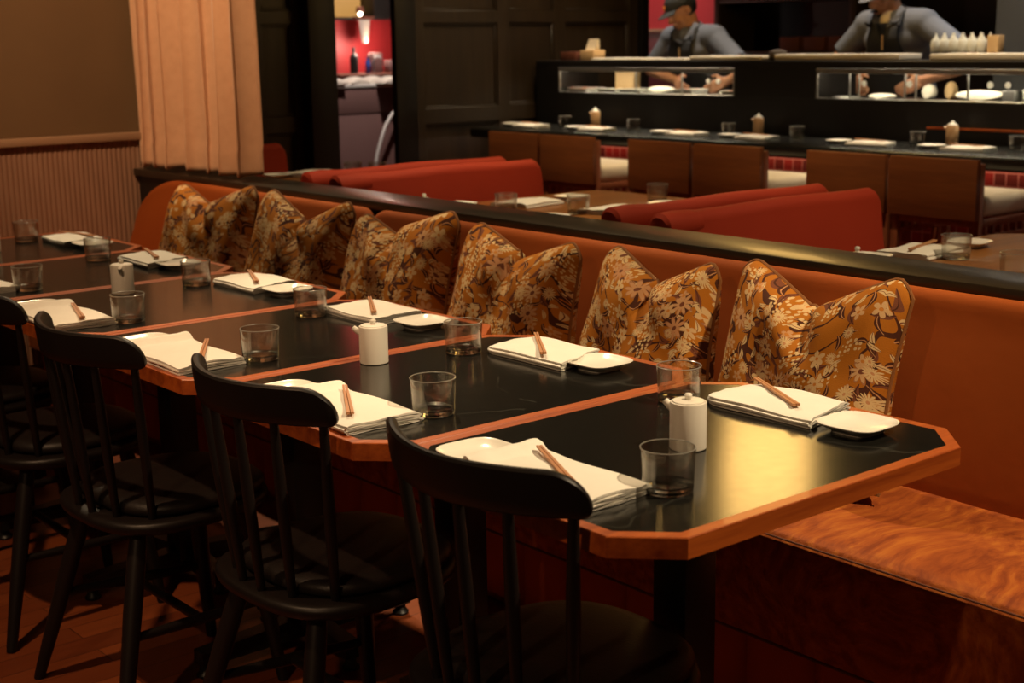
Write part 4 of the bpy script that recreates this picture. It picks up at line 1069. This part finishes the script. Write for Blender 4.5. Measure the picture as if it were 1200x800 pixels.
    for s_ in (-1, 1):
        n0 = sub(neck)
        co2.rings([[(n0.x-.058, s_*.012, n0.z-.035), (n0.x-.092, s_*.030, n0.z-.090), (n0.x-.070, s_*.085, n0.z-.055), (n0.x+.00, s_*.078, n0.z+.008), (n0.x-.03, s_*.066, n0.z+.022)],
                   [(n0.x-.066, s_*.014, n0.z-.034), (n0.x-.100, s_*.032, n0.z-.090), (n0.x-.078, s_*.090, n0.z-.053), (n0.x+.00, s_*.086, n0.z+.010), (n0.x-.034, s_*.072, n0.z+.026)]])
    co2.build('collar', M['shirt'], so_, angle=30)
    te = MB(); n0 = sub(neck); te.ball((n0.x-.038, 0, n0.z-.062), (.055, .050, .062)); te.build('undershirt', M['tshirt'] if beard else M['shirt'], P)
    # apron bib over chest and straps
    ap = MB()
    def bib(u, v):
        f = v; c = hip.lerp(chest, -1.2+2.42*f); w = .165-.070*sstep(.62, .98, f)+.02*(1-f)
        yy = (u-.5)*2*w; xx = -(.142+.020*max(0, min(1, -1.2+2.35*f))+.03*sstep(.9, .4, f)*0)
        return (sub(c).x+xx+abs(yy)**2*2.3, yy, sub(c).z)
    ap.grid(bib, 20, 30); ao = ap.build('apron', M['apron'], P, angle=80); sw = ao.modifiers.new('drape', 'SHRINKWRAP'); sw.target = so_; sw.wrap_method = 'PROJECT'; sw.use_project_x = True; sw.use_negative_direction = True; sw.use_positive_direction = True; sw.offset = .012; sw.project_limit = .09; md = ao.modifiers.new('cloth', 'SOLIDIFY'); md.thickness = .006; md.offset = 0
    stp = MB()
    top = bib(0.06, 1.0); top2 = bib(.94, 1.0)
    for tp_, s_ in ((top, -1), (top2, 1)):
        n0 = sub(neck); stp.tube([tp_, (n0.x-.085, s_*.095, n0.z-.085), (n0.x-.045, s_*.088, n0.z-.018), (n0.x+.03, s_*.075, n0.z+.012), (n0.x+.085, s_*.03, n0.z-.03)], .011, 8, flat=.5)
    stp.build('strap', M['apron'], ao)
    pn_ = MB(); q = bib(.38, .90); pn_.tube([(q[0]-.010, q[1], q[2]-.045), (q[0]-.011, q[1]+.002, q[2]+.035)], .0055, 8); pn_.build('pen', M['box'], ao)
    tr = MB()
    tr.ball(sub(hip), (.125, .175, .11))
    for s_ in (-1, 1):
        cap_(tr, sub(hip+Vector((0, s_*.09, 0))), sub((x+.13, y+s_*.10, .50)), .098, .078); cap_(tr, sub((x+.13, y+s_*.10, .50)), sub((x+.17, y+s_*.11, .10)), .076, .066)
    fuse(tr, 'trousers', M['trouser'], P, .014, 3)
    for s_ in (-1, 1):
        e_ = MB(); e_.ball(hp((-.083, s_*.031, .006)), (.010, .014, .007), Hd); e_.build('eye', M['hair'], P)
        e_ = MB(); e_.tube([hp((-.088, s_*.016, .026)), hp((-.092, s_*.032, .030)), hp((-.080, s_*.050, .024))], .0045, 8); e_.build('eyebrow', M['hair'], P)
    e_ = MB(); e_.tube([hp((-.094, -.022, -.071)), hp((-.1035, 0, -.0715)), hp((-.094, .022, -.071))], .0042, 8); e_.build('mouth', M['lip'], P)
    hr = MB(); hr.ball(hp((.022, 0, .012)), (.086, .082, .090), Hd, 24, 16); hrm = [Hd.inverted() @ (v.co-hp((0, 0, 0))) for v in hr.bm.verts]
    hr.bm.verts.ensure_lookup_table()
    dl = [v for v, c in zip(hr.bm.verts, hrm) if c.z < -.055 or (c.x < -.045) or (c.x < -.01 and c.z < -.0)]
    bmesh.ops.delete(hr.bm, geom=dl, context='VERTS'); ho = hr.build('hair', M['hair'], P, angle=80); md = ho.modifiers.new('t', 'SOLIDIFY'); md.thickness = .004
    if beard:
        bd = MB(); bd.ball(hp((-.060, 0, -.100)), (.036, .040, .026), Hd); bd.tube([hp((-.104, -.026, -.060)), hp((-.1135, 0, -.055)), hp((-.104, .026, -.060))], .006, 8); bd.build('beard', M['hair'], P)
    # cap with brim
    cp = MB()
    def crown(u, v):
        a = 2*PI*u; t = v*PI/2; r = math.cos(t)**.75
        return hp((.004+.104*r*math.cos(a), .086*r*math.sin(a), .030+.088*math.sin(t)**.9+.012*math.cos(a)*0))
    cp.grid(crown, 36, 12, wrap=True)
    cr = cp.build('cap', cap_col, P, angle=60); md = cr.modifiers.new('t', 'SOLIDIFY'); md.thickness = .003
    br_ = MB()
    def brim(u, v):
        a = (u-.5)*2.05; r0 = .098; x_ = -(r0*math.cos(a)+.072*v*math.cos(a*.9)); y_ = .082*math.sin(a)*(1+.10*v)
        return hp((x_, y_, .040-.016*v-.16*y_*y_/.08*.6))
    br_.grid(brim, 24, 8); bro = br_.build('brim', cap_col, cr, angle=60); md = bro.modifiers.new('t', 'SOLIDIFY'); md.thickness = .004
    return P, cr, hp
p1, cr1, hp1 = chef('chef in a dark cap and black apron bent over the shorter display window', 5.66, 5.20,
     (5.555, 5.235, 1.555), -.38, .55, ((5.475, 5.20, 1.11), (5.50, 4.79, 1.11)), ((5.58, 5.53, 1.17), (5.54, 4.665, 1.165)), 1.415, 0, False, M['cap'])
# round stitched emblem on the cap front
eb = MB(); eb.tube([hp1((-.097, -.008, .072)), hp1((-.1035, 0, .062)), hp1((-.1055, .004, .052))], .0055, 8); eb.tube([hp1((-.094, .012, .078)), hp1((-.1025, .012, .062))], .0045, 8); eb.build('emblem', M['badge'], cr1)
chef('bearded chef in a grey cap with cream undershirt working at the long display window', 5.66, 3.66,
     (5.575, 3.705, 1.60), -.25, .45, ((5.46, 3.80, 1.13), (5.48, 3.36, 1.13)), ((5.60, 4.05, 1.22), (5.58, 3.10, 1.22)), 1.475, 0, True, M['shirt'])

# the bar end of the room sits a touch out of level with the dining row
ROOTS1 = [o for o in bpy.data.objects if o.parent is None and o not in ROOTS0]
TILT = Matrix.Translation((0, 4.0, .009)) @ Matrix.Rotation(-.003, 4, 'X') @ Matrix.Translation((0, -4.0, 0))
NOT_TILT = ('kitchen_shelf', 'storage_box', 'fridge_door', 'cabinet_side', 'kitchen_appliance', 'equipment_light')
for o in ROOTS1:
    if o.name.split('.')[0] in NOT_TILT: continue
    loc, rot, sc_ = o.matrix_basis.decompose()
    o.matrix_basis = TILT @ o.matrix_basis

# ------------------------------------------------------------------ light
def spot(name, loc, target, energy, size, blend, color=(1, .70, .40), radius=.04):
    l = bpy.data.lights.new(name, 'SPOT'); l.energy = energy; l.spot_size = math.radians(size); l.spot_blend = blend; l.color = color; l.shadow_soft_size = radius
    o = bpy.data.objects.new(name, l); COL.objects.link(o); o.location = loc
    o.rotation_euler = (Vector(target)-Vector(loc)).to_track_quat('-Z', 'Y').to_euler()
    return o
def area(name, loc, target, energy, sx, sy, color=(1, .70, .42)):
    l = bpy.data.lights.new(name, 'AREA'); l.shape = 'RECTANGLE'; l.size = sx; l.size_y = sy; l.energy = energy; l.color = color
    o = bpy.data.objects.new(name, l); COL.objects.link(o); o.location = loc
    o.rotation_euler = (Vector(target)-Vector(loc)).to_track_quat('-Z', 'Y').to_euler()
    return o
WARM = (1, .745, .45)
# track spots over the tables, hung almost straight above the bench-side edge; last an added aisle fill
spot('track_spot', (1.30, -.88, 3.1), (.72, .25, .75), 390, 42, .55, WARM)
spot('track_spot', (1.25, 2.45, 3.1), (.70, 1.35, .75), 280, 50, .8, WARM)
spot('track_spot', (1.2, 4.1, 3.1), (.70, 2.95, .75), 240, 50, .8, WARM)
spot('track_spot', (.0, 2.9, 3.1), (1.3, 4.2, 1.3), 230, 50, .9, (1, .60, .33))
spot('track_spot', (-1.0, 1.2, 3.1), (-.35, 1.8, 0), 170, 64, .9, (1, .60, .32))
spot('track_spot', (-2.2, -.35, 2.5), (.0, .75, .70), 80, 44, .9, (1, .60, .32))  # added fill from the aisle side, brightens the table edges
# spots over the booths
spot('track_spot', (2.2, 2.3, 3.1), (2.2, 2.6, .8), 190, 60, .9, WARM)
spot('track_spot', (2.3, .0, 3.1), (2.3, .9, .8), 190, 56, .9, WARM)
spot('track_spot', (2.2, 3.5, 3.1), (2.2, 3.8, .8), 90, 60, .9, WARM)
# aisle spots that wash the stool backs
for y in (2.0, 3.4, 4.8): spot('track_spot', (2.9, y, 3.1), (3.9, y+.1, .6), 110, 58, .9, WARM)
# bar and kitchen downlights
for y in (2.6, 3.9, 5.2):
    spot('bar_downlight', (4.55, y, 3.2), (4.75, y, .84), 150, 50, .8, (1, .74, .46))
    spot('kitchen_downlight', (5.35, y+.1, 3.2), (5.5, y, 1.1), 190, 60, .8, (1, .86, .70))
spot('service_downlight', (4.3, 6.4, 3.2), (4.6, 7.4, .8), 260, 60, .9, (1, .78, .66))
spot('service_downlight', (5.4, 8.2, 3.2), (5.5, 8.9, 1.3), 520, 70, .9, (1, .80, .70))
pl = bpy.data.lights.new('cone_lamp_light', 'POINT'); pl.energy = 9; pl.color = (1, .75, .6); pl.shadow_soft_size = .03; po = bpy.data.objects.new('cone_lamp_light', pl); COL.objects.link(po); po.location = (5.53, 8.72, 1.36)
spot('tiled_wall_light', (6.6, 7.0, 3.1), (7.4, 7.2, 1.4), 150, 70, .9, (1, .85, .8))
spot('kitchen_downlight', (5.9, 2.9, 3.2), (6.3, 3.2, 1.3), 90, 60, .9, (.9, .95, 1))
spot('panel_wash', (4.5, 5.0, 3.1), (4.6, 6.05, 1.3), 90, 80, .9, WARM)
# paper lantern over the bar, mirrored in the table tops
lt = thing('paper_lantern', 'warm paper lantern hanging above the bar counter', 'lantern', (4.75, 3.78, 2.55))
b = MB(); b.lathe([(0, -.42), (.17, -.42), (.22, -.38), (.24, -.2), (.24, .2), (.22, .38), (.17, .42), (0, .42)], seg=32); b.build('shade', lamp('lantern_glow', (1, .58, .16, 1), 8), lt)
b = MB(); b.tube([(0, 0, .42), (0, 0, .752)], .006, 8); b.lathe([(0, .735), (.06, .735), (.06, .75), (0, .75)], seg=20); b.build('cord', M['iron'], lt)
w = bpy.data.worlds.new('world'); S.world = w; w.use_nodes = True
w.node_tree.nodes['Background'].inputs[0].default_value = (1, .55, .28, 1); w.node_tree.nodes['Background'].inputs[1].default_value = .03
vs = S.view_settings; vs.view_transform = 'Standard'; vs.look = 'None'; vs.exposure = 0; vs.gamma = 1; vs.use_curve_mapping = False
S.cycles.max_bounces = 10; S.cycles.transparent_max_bounces = 12; S.cycles.transmission_bounces = 10; S.cycles.caustics_reflective = False; S.cycles.caustics_refractive = False; S.cycles.sample_clamp_indirect = 4
